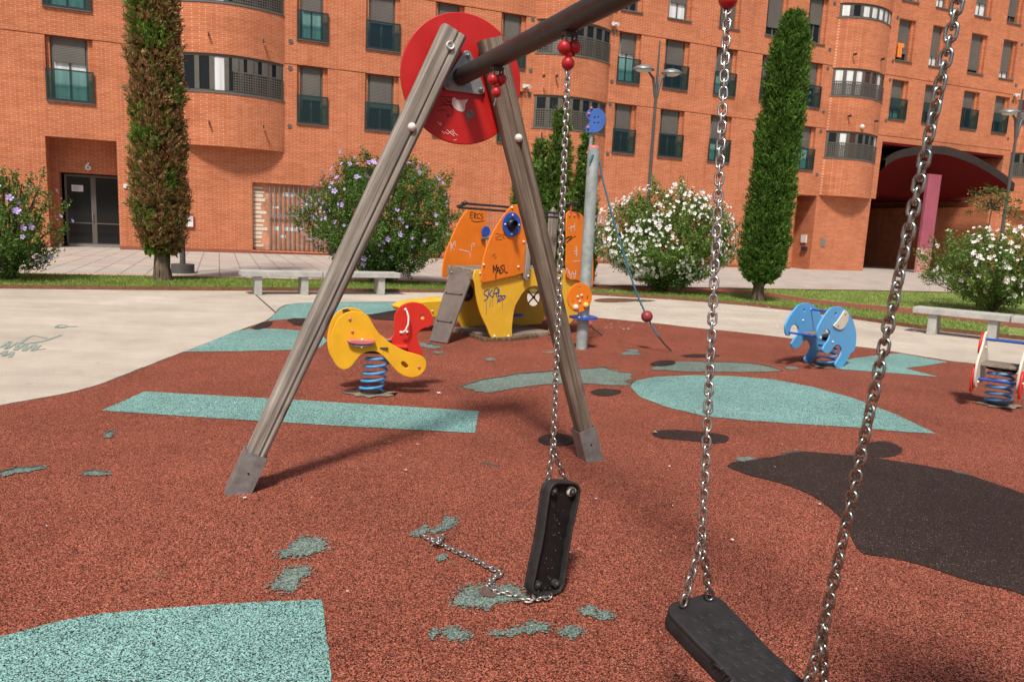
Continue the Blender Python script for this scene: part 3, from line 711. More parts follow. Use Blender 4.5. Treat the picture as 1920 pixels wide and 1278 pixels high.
def make_bay(s0, s1, sag, strips, z0, z1, flat_left=.25):
    """rounded oriel with ribbon windows; strips = [(zbottom, ztop, style)]"""
    n = 22; c = s1-s0
    def prof(t):
        # leaves the wall on the left, swells and turns back at the right corner
        return -sag*math.sin(math.pi*min(1, max(0, t)))**.8
    P = [(s0+c*i/n, prof(i/n)) for i in range(n+1)]
    bands = []; z = z0
    for a, bb, st in strips: bands.append((z, a)); z = bb
    bands.append((z, z1))
    w = MB()
    for (a, bb) in bands:
        w._add([(x, y, a) for x, y in P] + [(x, y, bb) for x, y in P], [(i, i+1, i+n+2, i+n+1) for i in range(n)], 0, True)
        for zz in (a, bb):
            w._add([(x, y, zz) for x, y in P] + [(x, .0, zz) for x, y in P], [(i, i+1, i+n+2, i+n+1) for i in range(n)], 0)
    bay = w.build('bay', M['brick'], BLD)
    for a, bb, st in strips:
        rr = random.Random(int(a*100+s0*10))
        fr = MB(); ins = .07
        def arcband(mb, i0, i1, y_in, za, zb, th=.05):
            """curved board following the bay between fractions i0,i1"""
            m = max(2, int((i1-i0)*n*1.5)); pts = []
            for k in range(m+1):
                t = i0+(i1-i0)*k/m; pts.append((s0+c*t, min(prof(t)+y_in, -.005)))
            for (x0, y0), (x1, y1) in zip(pts[:-1], pts[1:]):
                v = [(x0, y0, za), (x1, y1, za), (x1, y1, zb), (x0, y0, zb), (x0, y0+th, za), (x1, y1+th, za), (x1, y1+th, zb), (x0, y0+th, zb)]
                mb._add(v, [(0, 1, 2, 3), (7, 6, 5, 4), (0, 4, 5, 1), (3, 2, 6, 7), (0, 3, 7, 4), (1, 5, 6, 2)])
        arcband(fr, .03, .985, ins, bb-.09, bb-.002); arcband(fr, .03, .985, ins, a+.002, a+.08)
        nm = 7; cuts = [.03+(.955)*k/nm for k in range(nm+1)]
        for t in cuts: arcband(fr, max(.03, t-.022), min(.985, t+.022), ins-.01, a+.08, bb-.09, .06)
        f = fr.build('bay_window', M['frame'], BLD)
        sl = MB(); arcband(sl, .0, 1.0, -.03, a-.035, a+.0, .12); sl.build('sill', M['sill'], f)
        for k in range(nm):
            pn = MB(); arcband(pn, cuts[k]+.022, cuts[k+1]-.022, ins+.02, a+.08, bb-.09, .02)
            if st == 'white3': mt = M['pane_white'] if k in (0, 1, 2, 5) else M['pane_brown']
            elif st == 'left1': mt = M['pane_white'] if k == 2 else M['pane']
            elif st == 'whites': mt = M['pane_white'] if k != 1 else M['pane']
            else: mt = rr.choice([M['pane'], M['pane_brown'], M['pane'], M['pane_white']])
            pn.build('pane', mt, f)
        if st != 'whites':
            # perforated balustrade
            i0 = .50 if st == 'left1' else .04
            pr = MB(); zt = a + (bb-a)*(.55 if st != 'white3' else .5); za = a+.02
            nz = 8; nx = int((1-i0)*c/.085)
            for j in range(nz+1):
                zz = za+(zt-za)*j/nz; arcband(pr, i0, .985, -.012, zz-.015, zz+.015, .012)
            for k in range(nx+1):
                t = i0+(.985-i0)*k/nx; tw = .014/c
                arcband(pr, max(i0, t-tw), min(.985, t+tw), -.011, za, zt, .010)
            arcband(pr, i0, .985, -.02, zt, zt+.04, .03)
            pr.build('perforated_rail', M['frame'], f)
            if st == 'left1':
                for t in (.52, .66, .80, .94):
                    g2 = MB(); arcband(g2, t-.03, t+.03, .02, zt+.04, bb-.1, .03); g2.build('mullion', M['frame'], f)
    return bay
def S13(l): return l
make_bay(-1.25, 2.34, .62, [(5.67, 6.97, 'left1'), (8.68, 9.98, 'left1'), (11.68, 12.98, 'left1')], 3.82, 17.5)
make_bay(12.3, 15.86, .60, [(5.62, 6.97, 'mix'), (8.62, 9.98, 'mix'), (11.62, 12.98, 'mix')], 3.86, 17.5)
make_bay(28.2, 31.72, .62, [(5.6, 6.92, 'mix'), (8.6, 9.92, 'white3'), (12.28, 12.95, 'whites'), (15.2, 15.9, 'whites')], 3.76, 17.5)
make_bay(41.75, 45.3, .62, [(5.6, 6.92, 'mix'), (8.45, 9.8, 'mix'), (12.2, 12.95, 'whites')], 3.76, 17.5)
# round vent covers
for x, y in [(545, 78), (544, 128), (543, 237), (999, 36), (995, 133), (992, 178), (1152, 60), (1147, 153), (1144, 195), (1139, 288), (1155, 20), (1565, 7), (1556, 93), (1552, 128), (1544, 210), (1539, 246), (1532, 327), (1683, 33), (1674, 115), (1669, 150), (1661, 226), (1916, 84), (1905, 160), (1899, 190), (1890, 260)]:
    s, z = ub(x, y)
    MB().tube([(s, .0, z), (s, -.025, z)], .085, 16, smooth=False).build('vent_cover', M['frame'], BLD)
for x, y in [(391, 65), (494, 78), (392, 230), (494, 238), (1018, 144), (1042, 144), (1600, 103), (1652, 112), (1590, 218), (1640, 228)]:
    s, z = ub(x, y, -.5); MB().b2(s-.02, s+.02, -.72, -.5, z-.05, z+.05).build('drain_spout', M['dark'], BLD)
for x, y in [(986, 161), (1152, 45), (1600, 240), (1905, 178)]:
    s, z = ub(x, y, -.1); bb = MB()
    bb.b2(s-.06, s+.06, -.1, -.0, z-.05, z+.05)
    for dx in (-.12, .12): bb.tube([(s+dx*.6, -.08, z), (s+dx, -.24, z-.04)], [.05, .085], 12)
    if x == 1600:
        bb = MB(); bb.sphere((s, -.66, z), .11); bb.b2(s-.05, s+.05, -.62, -.3, z, z+.05)
    bb.build('security_light', M['blanch'], BLD)
s, z = ub(1687, 85)
MB().b2(s-.0, s+.42, .10, .16, z-.05, z+.14).b2(s+.03, s+.3, .09, .15, z-.55, z-.05).build('orange_cloth', M['orange_cloth'], BLD)

# entrance door 6
dx0, dx1, dy = -5.12, -3.32, 1.25
fr = MB()
for a, c in ((dx0, dx0+.07), (dx1-.07, dx1), ((dx0+dx1)/2-.08, (dx0+dx1)/2+.08)): fr.b2(a, c, dy, dy+.06, 0, 2.58)
for (a, c) in ((dx0+.07, (dx0+dx1)/2-.08), ((dx0+dx1)/2+.08, dx1-.07)):
    fr.b2(a, c, dy, dy+.06, 2.50, 2.58); fr.b2(a, c, dy, dy+.06, 0, .14); fr.b2(a, c, dy+.002, dy+.05, .84, .88)
fr.b2(dx0, dx1, dy-.02, dy, 2.50, 2.57)
door = fr.build('entrance_door', M['frame'], BLD)
MB().b2(dx0+.07, (dx0+dx1)/2-.08, dy+.02, dy+.03, .14, .84).b2(dx0+.07, (dx0+dx1)/2-.08, dy+.02, dy+.03, .88, 2.5).build('glass', M['pane'], door)
MB().b2((dx0+dx1)/2+.08, dx1-.07, dy+.02, dy+.03, .14, .84).b2((dx0+dx1)/2+.08, dx1-.07, dy+.02, dy+.03, .88, 2.5).build('glass', M['pane'], door)
MB().b2((dx0+dx1)/2-.05, (dx0+dx1)/2-.03, dy-.06, dy-.03, .95, 1.25).build('handle', M['galv'], door)
MB().b2(dx0+.22, dx0+.58, dy+.008, dy+.014, 1.98, 2.2).build('notice', M['blanch'], door)
lines = MB()
for i in range(6): lines.b2(dx0+.25, dx0+.54-.05*(i % 3), dy+.004, dy+.007, 2.155-.028*i, 2.162-.028*i)
lines.build('notice_text', M['dark'], door)
MB().b2(dx0+.07, dx1-.07, dy-.03, dy+.0, 0.0, .10).build('kickplate', M['galv'], door)
def text_mesh(name, body, size, depth, mat, mtx, parent=None, sx=1):
    cu = bpy.data.curves.new(name, 'FONT'); cu.body = body; cu.size = size; cu.extrude = depth; cu.align_x = 'CENTER'; cu.align_y = 'CENTER'; cu.offset = size*.02
    t = bpy.data.objects.new('t', cu); me = bpy.data.meshes.new_from_object(t); bpy.data.objects.remove(t); bpy.data.curves.remove(cu)
    me.transform(mtx @ Matrix.Diagonal((sx, 1, 1, 1))); me.materials.clear(); me.materials.append(mat); o = bpy.data.objects.new(name, me); COL.objects.link(o)
    if parent: o.parent = parent
    return o
RX = Matrix.Rotation(math.pi/2, 4, 'X')
s6, z6 = ub(165, 313, .95)
text_mesh('house_number', '6', .36, .015, M['blanch'], Matrix.Translation((s6, .93, z6)) @ RX, BLD, 1.15)
s, z = ub(240, 349); MB().b2(s-.14, s-.01, -.05, 0, z-.07, z+.07).b2(s+.02, s+.12, -.05, 0, z-.07, z+.07).build('door_bell_plate', M['blanch'], BLD)
# barred, bricked-up window
iw = MB().b2(BARS[0], BARS[1], .22, .3, BARS[2], BARS[3])
inf = iw.build('bricked_up_window', M['infill'], BLD)
gr = MB(); x = BARS[0]+.62
while x < BARS[1]-.03:
    gr.tube([(x, .10, BARS[2]+.02), (x, .10, BARS[3]-.05)], .022, 8); x += .175
gr.b2(BARS[0]+.58, BARS[1], .085, .125, 1.42, 1.49)
gr.build('grille', M['galv'], inf)
r_ = random.Random(5); sc = MB()
for i in range(16):
    a = r_.uniform(BARS[0]+.75, BARS[1]-.6); c = r_.uniform(.5, 2.3); sc.b2(a, a+r_.uniform(.1, .5), .21, .219, c, c+r_.uniform(.04, .16))
sc.build('paper_remains', M['blanch'], inf)
sc = MB()
for i in range(15): sc.b2(BARS[0]+.03, BARS[0]+r_.uniform(.3, .56), .205, .2185, .25+i*.155, .25+i*.155+r_.uniform(.05, .12))
sc.build('bare_mortar', M['cream'], inf)
MB().b2(BARS[0]-.04, BARS[1]+.04, -.05, .28, BARS[2]-.06, BARS[2]).build('ledge', M['soffit'] if 0 else M['brick'], inf)
MB().b2(-34, ENT[0]-.002, -.03, .0, .0, .07).b2(ENT[1]+.002, REC[0]-.002, -.03, .0, .0, .12).build('plinth', plain('dark_red_plinth', (.25, .085, .05), .8), BLD)
MB().b2(VENTW[0], VENTW[1], .2, .28, VENTW[2], VENTW[3]).build('dark_opening', M['dark'], BLD)
# recess door and intercoms
MB().b2(26.88, 27.2, 1.18, 1.28, 0, 2.45).b2(27.2, 27.28, 1.15, 1.29, 0, 2.5).b2(26.88, 27.28, 1.12, 1.29, 2.45, 2.55).build('side_door', M['framedark'], BLD)
MB().b2(28.06, 28.12, .38, .75, 1.35, 1.75).build('intercom', M['blanch'], BLD); MB().b2(28.0, 28.12, .25, .6, .95, 1.15).build('mail_box', M['dark'], BLD)
s, z = ub(1543, 455); MB().b2(s-.14, s+.14, -.03, 0, z-.2, z+.2).build('intercom', M['galv'], BLD)
# canopy over the passage: a vault leaning out
cl = [(1661, 299), (1670, 290), (1690, 281), (1715, 276), (1745, 273), (1775, 275), (1800, 282), (1830, 294), (1860, 311), (1885, 328), (1903, 344)]
cdx = lambda x: .35 - 2.2*(x-1661)/242
arc = [(*ub(x, y, cdx(x)), cdx(x)) for x, y in cl]; arc = [(p.x, p.y, p.z) for p in smooth_loop(arc, 3, False)]
m = len(arc); sag = MB(); th = .42; yb = 2.2
Q = lambda v: [(i, i+1, i+m+1, i+m) for i in range(m-1)]
sag._add([(x, y, z) for x, z, y in arc]+[(x, y, z-th) for x, z, y in arc], Q(0)); sag._add([(x, y, z) for x, z, y in arc]+[(min(x, 41.2), yb, z-.35) for x, z, y in arc], Q(0))
can = sag.build('canopy', M['fascia'], BLD)
so = MB(); so._add([(x, y, z-th) for x, z, y in arc]+[(min(x, 41.2), yb, 4.25) for x, z, y in arc], Q(0), 0, True)
so._add([(min(x, 41.2), yb, z-.35) for x, z, y in arc]+[(min(x, 41.2), yb, 4.25) for x, z, y in arc], Q(0))
so.b2(31.9, 41.28, yb+.01, 13.9, 4.2, 4.26)
so.build('soffit', M['soffit'], can)
(px0, _), (px1, _) = ub(1727, 440, -.2), ub(1751, 440, -.2)
MB().b2(px0, px1, -.2, -.05, 1.35, 5.3).build('pillar', M['pink'], BLD)
MB().b2(px0-.0, px1+.0, -.2, -.05, 0, 1.348).build('pillar_base', plain('salmon_base', (.50, .22, .19), .6), BLD)

# ------------------------------------------------------------------ SWING
L0 = G(445, 922); R0 = G(1108, 862); MID = (L0+R0)/2
DD = (R0-L0).normalized(); NBm = Vector((DD.y, -DD.x, 0))      # NBm: along the beam, towards the viewer
FA = Frame(MID, DD)
SW = empty('swing_stand', MID); tag(SW, 'timber A-frame swing stand with brown tube beam and red end disc', 'swing stand')
def leg(foot, top, wb=.098, wt=.140, dep=.10, mat='wood', groove=.018, name='leg'):
    """tapered glued post: local z runs up the post"""
    foot = Vector(foot); top = Vector(top); ax = (top-foot); L = ax.length; ax.normalize()
    vv = FA.n.copy(); uu = vv.cross(ax).normalized()
    if uu.dot(DD) < 0: uu = -uu
    def sec(w, z, dz=0):
        h = w/2; c = .016; d = dep/2; g = groove
        return [(-h+c, -d), (g-.008, -d), (g, -d+.016), (g+.008, -d), (h-c, -d), (h, -d+c), (h, d-c), (h-c, d), (-h+c, d), (-h, d-c), (-h, -d+c)]
    ns = 12; rings = []
    for i in range(ns+1):
        t = i/ns; w = wb+(wt-wb)*t
        rings.append([(a, bb, t*L) for a, bb in sec(w, t)])
    rings[0] = [(a, bb, 0) for a, bb, z in rings[0]]
    k = len(rings[0]); v = [p for r in rings for p in r]; fs = []
    for i in range(ns):
        for j in range(k): fs.append((i*k+j, i*k+(j+1) % k, (i+1)*k+(j+1) % k, (i+1)*k+j))
    mb = MB(); mb._add(v, fs); mb._add(rings[-1], [tuple(range(k))]); mb._add(rings[0], [tuple(range(k))[::-1]])
    o = mb.build(name, M[mat]); 
    mt = Matrix(((uu.x, vv.x, ax.x, foot.x), (uu.y, vv.y, ax.y, foot.y), (uu.z, vv.z, ax.z, foot.z), (0, 0, 0, 1)))
    o.matrix_world = mt; md = o.modifiers.new('bevel', 'BEVEL'); md.width = .003; md.segments = 1; md.limit_method = 'ANGLE'; md.angle_limit = rad(25)
    return o, mt, L
def wparent(o, parent): 
    mw = o.matrix_world.copy(); o.parent = parent; o.matrix_parent_inverse = Matrix.LocRotScale(parent.location, parent.rotation_euler, None).inverted(); o.matrix_basis = mw; return o
def shoe(mt, w, h, skew, parent):
    t = .006; a = w/2+t+.004; d = .05+t+.004; mb = MB()
    # open steel box sleeve, foot cut level with the ground
    tops = [(-a, -d, h), (a, -d, h), (a, d, h), (-a, d, h)]
    pts = []
    for x, y, z in tops:
        # slide down the post axis until the ground
        p = mt @ Vector((x, y, h)); q = mt @ Vector((x, y, 0)); dr = (q-p).normalized(); pts.append(p + dr*((p.z-.004)/-dr.z))
    top = [mt @ Vector(p) for p in tops]
    mb._add(top+pts, [(0, 1, 5, 4), (1, 2, 6, 5), (2, 3, 7, 6), (3, 0, 4, 7)])
    ins = [mt @ Vector((x*.93, y*.9, z)) for x, y, z in tops]; insd = [mt @ Vector((x*.93, y*.9, z-.05)) for x, y, z in tops]
    mb._add(top+ins, [(0, 4, 5, 1), (1, 5, 6, 2), (2, 6, 7, 3), (3, 7, 4, 0)]); mb._add(ins+insd, [(0, 4, 5, 1), (1, 5, 6, 2), (2, 6, 7, 3), (3, 7, 4, 0)])
    o = setp(mb.build('metal_shoe', M['galv']), parent); 
    c = mt @ Vector((.0, -d-.001, h*.55)); n = (mt.to_3x3() @ Vector((0, -1, 0))).normalized()
    setp(MB().tube([c, c+n*.002], .006, 12).build('bolt_hole', M['black']), o)
    return o
def apex(x, y, d=0): return PL(x, y, MID + FA.n*d, FA.n)
tl = apex(850, 60); tr = apex(919, 74)
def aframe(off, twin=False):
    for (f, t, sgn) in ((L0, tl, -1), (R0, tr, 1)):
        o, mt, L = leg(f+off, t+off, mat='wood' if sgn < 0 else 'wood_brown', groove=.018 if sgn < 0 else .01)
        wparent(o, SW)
        shoe(mt, .100, .235, sgn, SW)
        for q, zc in ((0, L-.09), (1, L*.79)):
            c = mt @ Vector((.006, -.052, zc)); n = (mt.to_3x3() @ Vector((0, -1, 0))).normalized()
            if q == 0:
                bb = MB(); bb.tube([c, c+n*.014], [.024, .019], 18, caps=False); bb.tube([c+n*.014, c+n*.006], [.019, .012], 18, caps=False); setp(bb.build('bolt_ring', M['white']), SW)
                setp(MB().tube([c, c+n*.007], .012, 12).build('bolt', M['galv']), SW)
            else:
                bb = MB(); R3 = Matrix.Identity(3); bb.sphere(c, .023, 18, 10); setp(bb.build('bolt_cap', M['white']), SW)
aframe(Vector((0, 0, 0)))
# far end frame stands beyond the viewer's right shoulder; it still throws its shadow
BL = 3.78
aframe(NBm*BL)
dc = FA.px(866, 150, .09); 
rr_ = .352
disc = panel('end_disc', [circle(dc[0], dc[1], rr_, n=64)], FA, .022, M['red'], SW, d=.085, bevel=.004, smooth=1)
panel('end_disc', [circle(dc[0], dc[1], rr_, n=64)], Frame(MID+NBm*BL, DD), .022, M['red'], SW, d=-.085, bevel=.004, smooth=1)
# graffiti, torn sticker on the disc
fz = lambda *p: [FA.px(x, y, .072) for x, y in p]
ribbons('spray_tag', [fz((826, 181), (840, 182), (851, 184), (846, 190)), fz((826, 192), (836, 186), (843, 192), (850, 188), (852, 196)), fz((822, 200), (835, 196), (848, 199)), fz((830, 192), (838, 198), (846, 193), (840, 190), (832, 195)), fz((849, 184), (852, 192), (847, 200), (850, 208), (847, 216), (838, 218), (842, 214)), fz((820, 208), (830, 206), (838, 209))], FA, .0034, M['black_ink'], disc, d=.072)
ribbons('marker_scrawl', [fz((834, 247), (840, 251), (846, 246), (851, 252)), fz((838, 243), (845, 250), (852, 255)), fz((828, 246), (834, 251)), fz((821, 229), (826, 235), (827, 230)), fz((856, 262), (851, 263)), fz((849, 243), (853, 250), (858, 254))], FA, .0024, M['white_ink'], disc, d=.072)
panel('torn_sticker', [fz((848, 184), (853, 183), (856, 187), (866, 188), (878, 186), (873, 195), (871, 208), (867, 210), (858, 208), (851, 202), (847, 194))], FA, .002, M['sticker'], disc, d=.072, bevel=.0004, smooth=1)
panel('worn_spot', [fz((876, 207), (885, 206), (889, 212), (888, 220), (880, 223), (877, 230), (874, 222), (873, 213))], FA, .002, plain('bare_grey', (.16, .14, .13), .8, var=.5, scale=60), disc, d=.072, bevel=.0004, smooth=1)
# flange plate
A0 = apex(870, 141, .0); 
tri = [(876, 105), (840, 160), (900, 168)]
def hull(cs, r):
    pts = []
    for c in cs: pts += [(c[0]+r*math.cos(a*.4), c[1]+r*math.sin(a*.4)) for a in range(16)]
    pts = sorted(set(pts)); 
    def cr(o, a, b): return (a[0]-o[0])*(b[1]-o[1])-(a[1]-o[1])*(b[0]-o[0])
    lo = []
    for p in pts:
        while len(lo) > 1 and cr(lo[-2], lo[-1], p) <= 0: lo.pop()
        lo.append(p)
    upp = []
    for p in reversed(pts):
        while len(upp) > 1 and cr(upp[-2], upp[-1], p) <= 0: upp.pop()
        upp.append(p)
    return lo[:-1]+upp[:-1]
tc3 = [FA.px(x, y, .06) for x, y in tri]
plate = panel('flange_plate', [hull(tc3, .028)], FA, .01, M['galv'], SW, d=.062, bevel=.002, smooth=1)
bb = MB()
for a, c in tc3:
    p = FA.at(a, c, .056); bb.tube([p, p+NBm*.014], .013, 6, smooth=False); bb.sphere(p+NBm*.014, .009)
setp(bb.build('plate_bolts', M['galv']), plate)
beam = MB().tube([A0+FA.n*.055, A0+NBm*(BL+.055)], .047, 28); setp(beam.build('beam', M['beam']), SW)

def link_path(c, t, s, half=.0175, r=.009):
    """stadium shaped link centred on c, long axis t, short axis s"""
    pts = []
    for k in range(7): a = -math.pi/2 + math.pi*k/6; pts.append(c + t*(half-r) + t*r*math.cos(a) + s*r*math.sin(a))
    for k in range(7): a = math.pi/2 + math.pi*k/6; pts.append(c - t*(half-r) + t*r*math.cos(a) + s*r*math.sin(a))
    return pts
def chain(mb, pts, pitch=.0238, wire=.0037, half=.0178, r=.0102, twist=.6, wob=.0, flat=False):
    P = [Vector(p) for p in pts]; d = [0]
    for a, c in zip(P[:-1], P[1:]): d.append(d[-1]+(c-a).length)
    n = int(d[-1]/pitch); i = 0
    for k in range(n+1):
        s = min(k*pitch, d[-1])
        while i < len(P)-2 and d[i+1] < s: i += 1
        t = (P[i+1]-P[i]).normalized(); c = P[i]+t*(s-d[i])
        e = t.cross(Vector((0, 0, 1)))
        if e.length < .05: e = t.cross(Vector((0, 1, 0)))
        e.normalize(); f = t.cross(e)
        a = twist + (math.pi/2 if k % 2 else 0) + random.uniform(-.12, .12) + wob*math.sin(k*.5)
        if flat: a = (.35 if k % 2 else -.75) + random.uniform(-.25, .25)
        sd = e*math.cos(a)+f*math.sin(a)
        if flat: c = c + Vector((0, 0, .010))
        mb.tube(link_path(c, t, sd, half, r), wire, 7, closed=True)
    return mb
def hanger(k, drop=.185, stub=False):
    """clevis straps with red plastic beads under the beam"""
    c = A0+NBm*k
    h = MB()
    for sg in (-1, 1):
        o = DD*.022*sg + NBm*0
        h.tube([c+NBm*.018+o+Vector((0, 0, -.045)), c+NBm*.018+o+Vector((0, 0, -.10)), c+o+Vector((0, 0, -.128)), c-NBm*.018+o+Vector((0, 0, -.10)), c-NBm*.018+o+Vector((0, 0, -.045))], .0045, 8)
    h.box(c+Vector((0, 0, -.052)), (.055, .045, .012), Matrix.Rotation(math.atan2(DD.y, DD.x), 3, 'Z'))
    o = h.build('hanger', M['dark']); setp(o, SW)
    bm_ = MB(); bm_.sphere(c+DD*.024+Vector((0, 0, -.098)), .027); bm_.sphere(c-DD*.020+Vector((0, 0, -.104)), .028); bm_.sphere(c+Vector((0, 0, -.128)), .016); bm_.sphere(c+Vector((0, 0, -.162)), .0262, 20, 14)
    setp(bm_.build('red_beads', M['ballred']), o)
    if stub: setp(MB().tube([c+Vector((0, 0, -.175)), c+Vector((-.004, 0, -.20)), c+Vector((-.008, 0, -.225))], .0035, 8).build('hook', M['chain']), o)
    return c+Vector((0, 0, -.185))
h1 = hanger(.50, stub=True); h2 = hanger(1.27); h3 = hanger(2.235); h4 = hanger(2.95)

def seat_mesh(root, lengthdir, widthdir, centre, name='seat', Wh=.0875):
    """moulded rubber board: thin top, deep rim, hollow below. local x length, y width, z up through the top"""
    x = Vector(lengthdir).normalized(); y = Vector(widthdir); y = (y-x*y.dot(x)).normalized(); z = x.cross(y)
    Lh = .228
    def outline(i=0):
        pts = []
        n = 10
        for sx, sy, a0 in ((1, 1, 0), (-1, 1, 90), (-1, -1, 180), (1, -1, 270)):
            r = .045-i*.5 if i < .06 else .02
            cx, cy = sx*(Lh-i-r), sy*(Wh-i-r)
            for k in range(6):
                a = rad(a0+90*k/5); pts.append((cx+r*math.cos(a), cy+r*math.sin(a)))
            if sy == 1 and sx == 1 or sy == -1 and sx == -1:
                # waist
                for t in (.3, .1, -.1, -.3): pts.append((sx*t*Lh*2*.7, sy*(Wh-i-.009*(1-abs(t)/.45))))
        return pts
    class F2: pass
    def mk(nm, loops, zlo, zhi, mat, par, bev=.004):
        f = F2(); f.o = centre + z*(zlo+zhi)/2; f.u = x; f.w = y; f.n = -z
        return panel(nm, loops, f, zhi-zlo, mat, par, 0, bev, 1)
    s = mk(name, [outline()], -.016, .0, M['rubber'], root, .005)
    mk('rim', [outline(.001), outline(.011)], -.054, -.012, M['rubber'], s, .004)
    mk('hollow', [outline(.012)], -.026, -.0165, M['seat_under'], s, .001)
    dm = MB()
    for i in range(-4, 5):
        for j in range(-2, 3):
            if abs(i) == 4 and abs(j) == 2: continue
            c = centre + x*(i*.040) + y*(j*.030 + (.015 if i % 2 else 0)-.0075) + z*.0004
            ring = [c + (x*math.cos(a*math.pi/8)+y*math.sin(a*math.pi/8))*.0135 + z*(.0) for a in range(16)]; ring2 = [c + (x*math.cos(a*math.pi/8)+y*math.sin(a*math.pi/8))*.0105+z*.0013 for a in range(16)]
            dm._add(ring+ring2, [(a, (a+1) % 16, (a+1) % 16+16, a+16) for a in range(16)], 0, True); dm._add(ring2, [tuple(range(16))])
    setp(dm.build('grip_dimples', M['rubber']), s)
    for sx in (-1, 1):
        for sy in (-1, 1):
            bl = MB(); c = centre + x*sx*.185 + y*sy*.050 - z*.026; bl.tube([c, c-z*.018], .016, 16); bl.sphere(c-z*.018, .011); setp(bl.build('bolt', M['dark']), s)
    return s, x, y, z
# swing 1: hangs by one chain, seat on end with its loose chain on the ground
P0 = G(1010, 1108, .02); P1 = G(1047, 897, .465)
ld = (P1-P0).normalized(); wd = Vector((.79, .61, 0)); cen1 = (P0+P1)/2
S1 = empty('broken_swing', G(1010, 1112)); tag(S1, 'broken swing with its black seat hanging on end beside a fallen chain', 'swing')
zz = ld.cross((wd-ld*wd.dot(ld)).normalized())
# keep the hollow side towards the viewer
if zz.dot(CP-cen1) > 0: wd = -wd
seat1, sx_, sy_, sz_ = seat_mesh(S1, ld, wd, cen1 - zz*.0)
# wear marks on the underside
sc = MB(); r_ = random.Random(11)
for i in range(46):
    a = r_.gauss(0, .07) if i < 34 else -.19+r_.gauss(0, .02); c = r_.gauss(.015*(1 if i % 2 else -1.4), .014)
    p = cen1 + sx_*a + sy_*c - sz_*.0275; u = sx_*math.cos(i)+sy_*math.sin(i); v = sx_*-math.sin(i)+sy_*math.cos(i); h = r_.uniform(.001, .0045); g = r_.uniform(.0006, .0018)
    sc.poly([p+u*h, p+v*g, p-u*h, p-v*g])
setp(sc.build('scuffs', M['scuff']), seat1)
c = cen1 + sx_*.187 + sy_*.052*(1 if (sy_.x > 0) else -1) - sz_*.028
setp(MB().tube([c, c-sz_*.012], [.022, .019], 18).build('light_washer', M['cream']), seat1)
spl = G(1037, 838, .60)
ch = MB(); chain(ch, [h2, spl], twist=.5); setp(ch.build('chain', M['chain']), S1)
ends = [cen1 + sx_*.20 + sy_*.055 - sz_*.0, cen1 + sx_*.20 - sy_*.055 - sz_*.0]
for e in ends:
    ch = MB(); chain(ch, [spl, e + Vector((0, 0, .0))], twist=.2); setp(ch.build('chain', M['chain']), S1)
lp = smooth_loop([G(x, y, .012) for x, y in [(793, 1008), (808, 1013), (820, 1019), (845, 1032), (872, 1043), (900, 1057), (918, 1067), (935, 1074), (938, 1079), (925, 1087), (916, 1098), (918, 1106), (935, 1114), (962, 1118), (978, 1128), (998, 1129), (1012, 1124), (1026, 1122)]], 3, False)
ch = MB(); chain(ch, lp, flat=True, wire=.0038); setp(ch.build('loose_chain', M['chain_light']), S1)
ch = MB(); chain(ch, smooth_loop([G(x, y, z) for x, y, z in [(812, 1022, .01), (820, 1014, .022), (828, 1008, .02), (822, 1020, .03), (808, 1016, .02)]], 3, False), flat=True, wire=.0038); setp(ch.build('chain_knot', M['chain_light']), S1)
ch = MB(); chain(ch, smooth_loop([P0+Vector((-.02, 0, .02)), G(1003, 1122, .02), G(1018, 1125, .015), G(1030, 1121, .01), G(1020, 1115, .012), G(1008, 1112, .03)], 3, False), flat=True, wire=.0038); setp(ch.build('chain_end', M['chain_light']), S1)
# swing 2: near seat
S2 = empty('swing', (.62, 1.76, 0)); tag(S2, 'intact swing with a level black rubber seat on two long chains', 'swing')
SD = Vector((.4814, -.8409, -.2474)).normalized(); c2 = Vector((.529, 1.851, .478)) + SD*.195
DS = Vector((.868, .497, 0)); seat2, ax2, ay2, az2 = seat_mesh(S2, SD, DS if SD.cross(DS).z > 0 else -DS, c2, Wh=.094)
rg = MB()
for i in range(16):
    p = c2 - SD*(-.02+.006*i-.04) - DS*.093 + Vector((0, 0, random.uniform(-.012, .001))); rg.box(p + DS*.002, (random.uniform(.004, .010), random.uniform(.002, .006), random.uniform(.002, .006)), Matrix.Rotation(i, 3, (1, .4, .2)))
setp(rg.build('torn_edge', M['rubber']), seat2)
for hh, sgn, mt_, pxs in ((h3, -1, 'chain', (1313, 985)), (h4, 1, 'chain_near', (1563, 1235))):
    ends = [c2 + SD*sgn*.195 + DS*.05 + Vector((0, 0, .006)), c2 + SD*sgn*.195 - DS*.05 + Vector((0, 0, .006))]
    spx = (ends[0]+ends[1])/2 + Vector((0, 0, .13 if sgn < 0 else .165)) + (hh-(ends[0]+ends[1])/2)*.03
    ch = MB(); chain(ch, [hh, spx], twist=.35 if sgn < 0 else .7, wob=.25); setp(ch.build('chain', M[mt_]), S2)
    for e in ends:
        ch = MB(); chain(ch, [spx, e], twist=.1); setp(ch.build('chain', M[mt_]), S2)

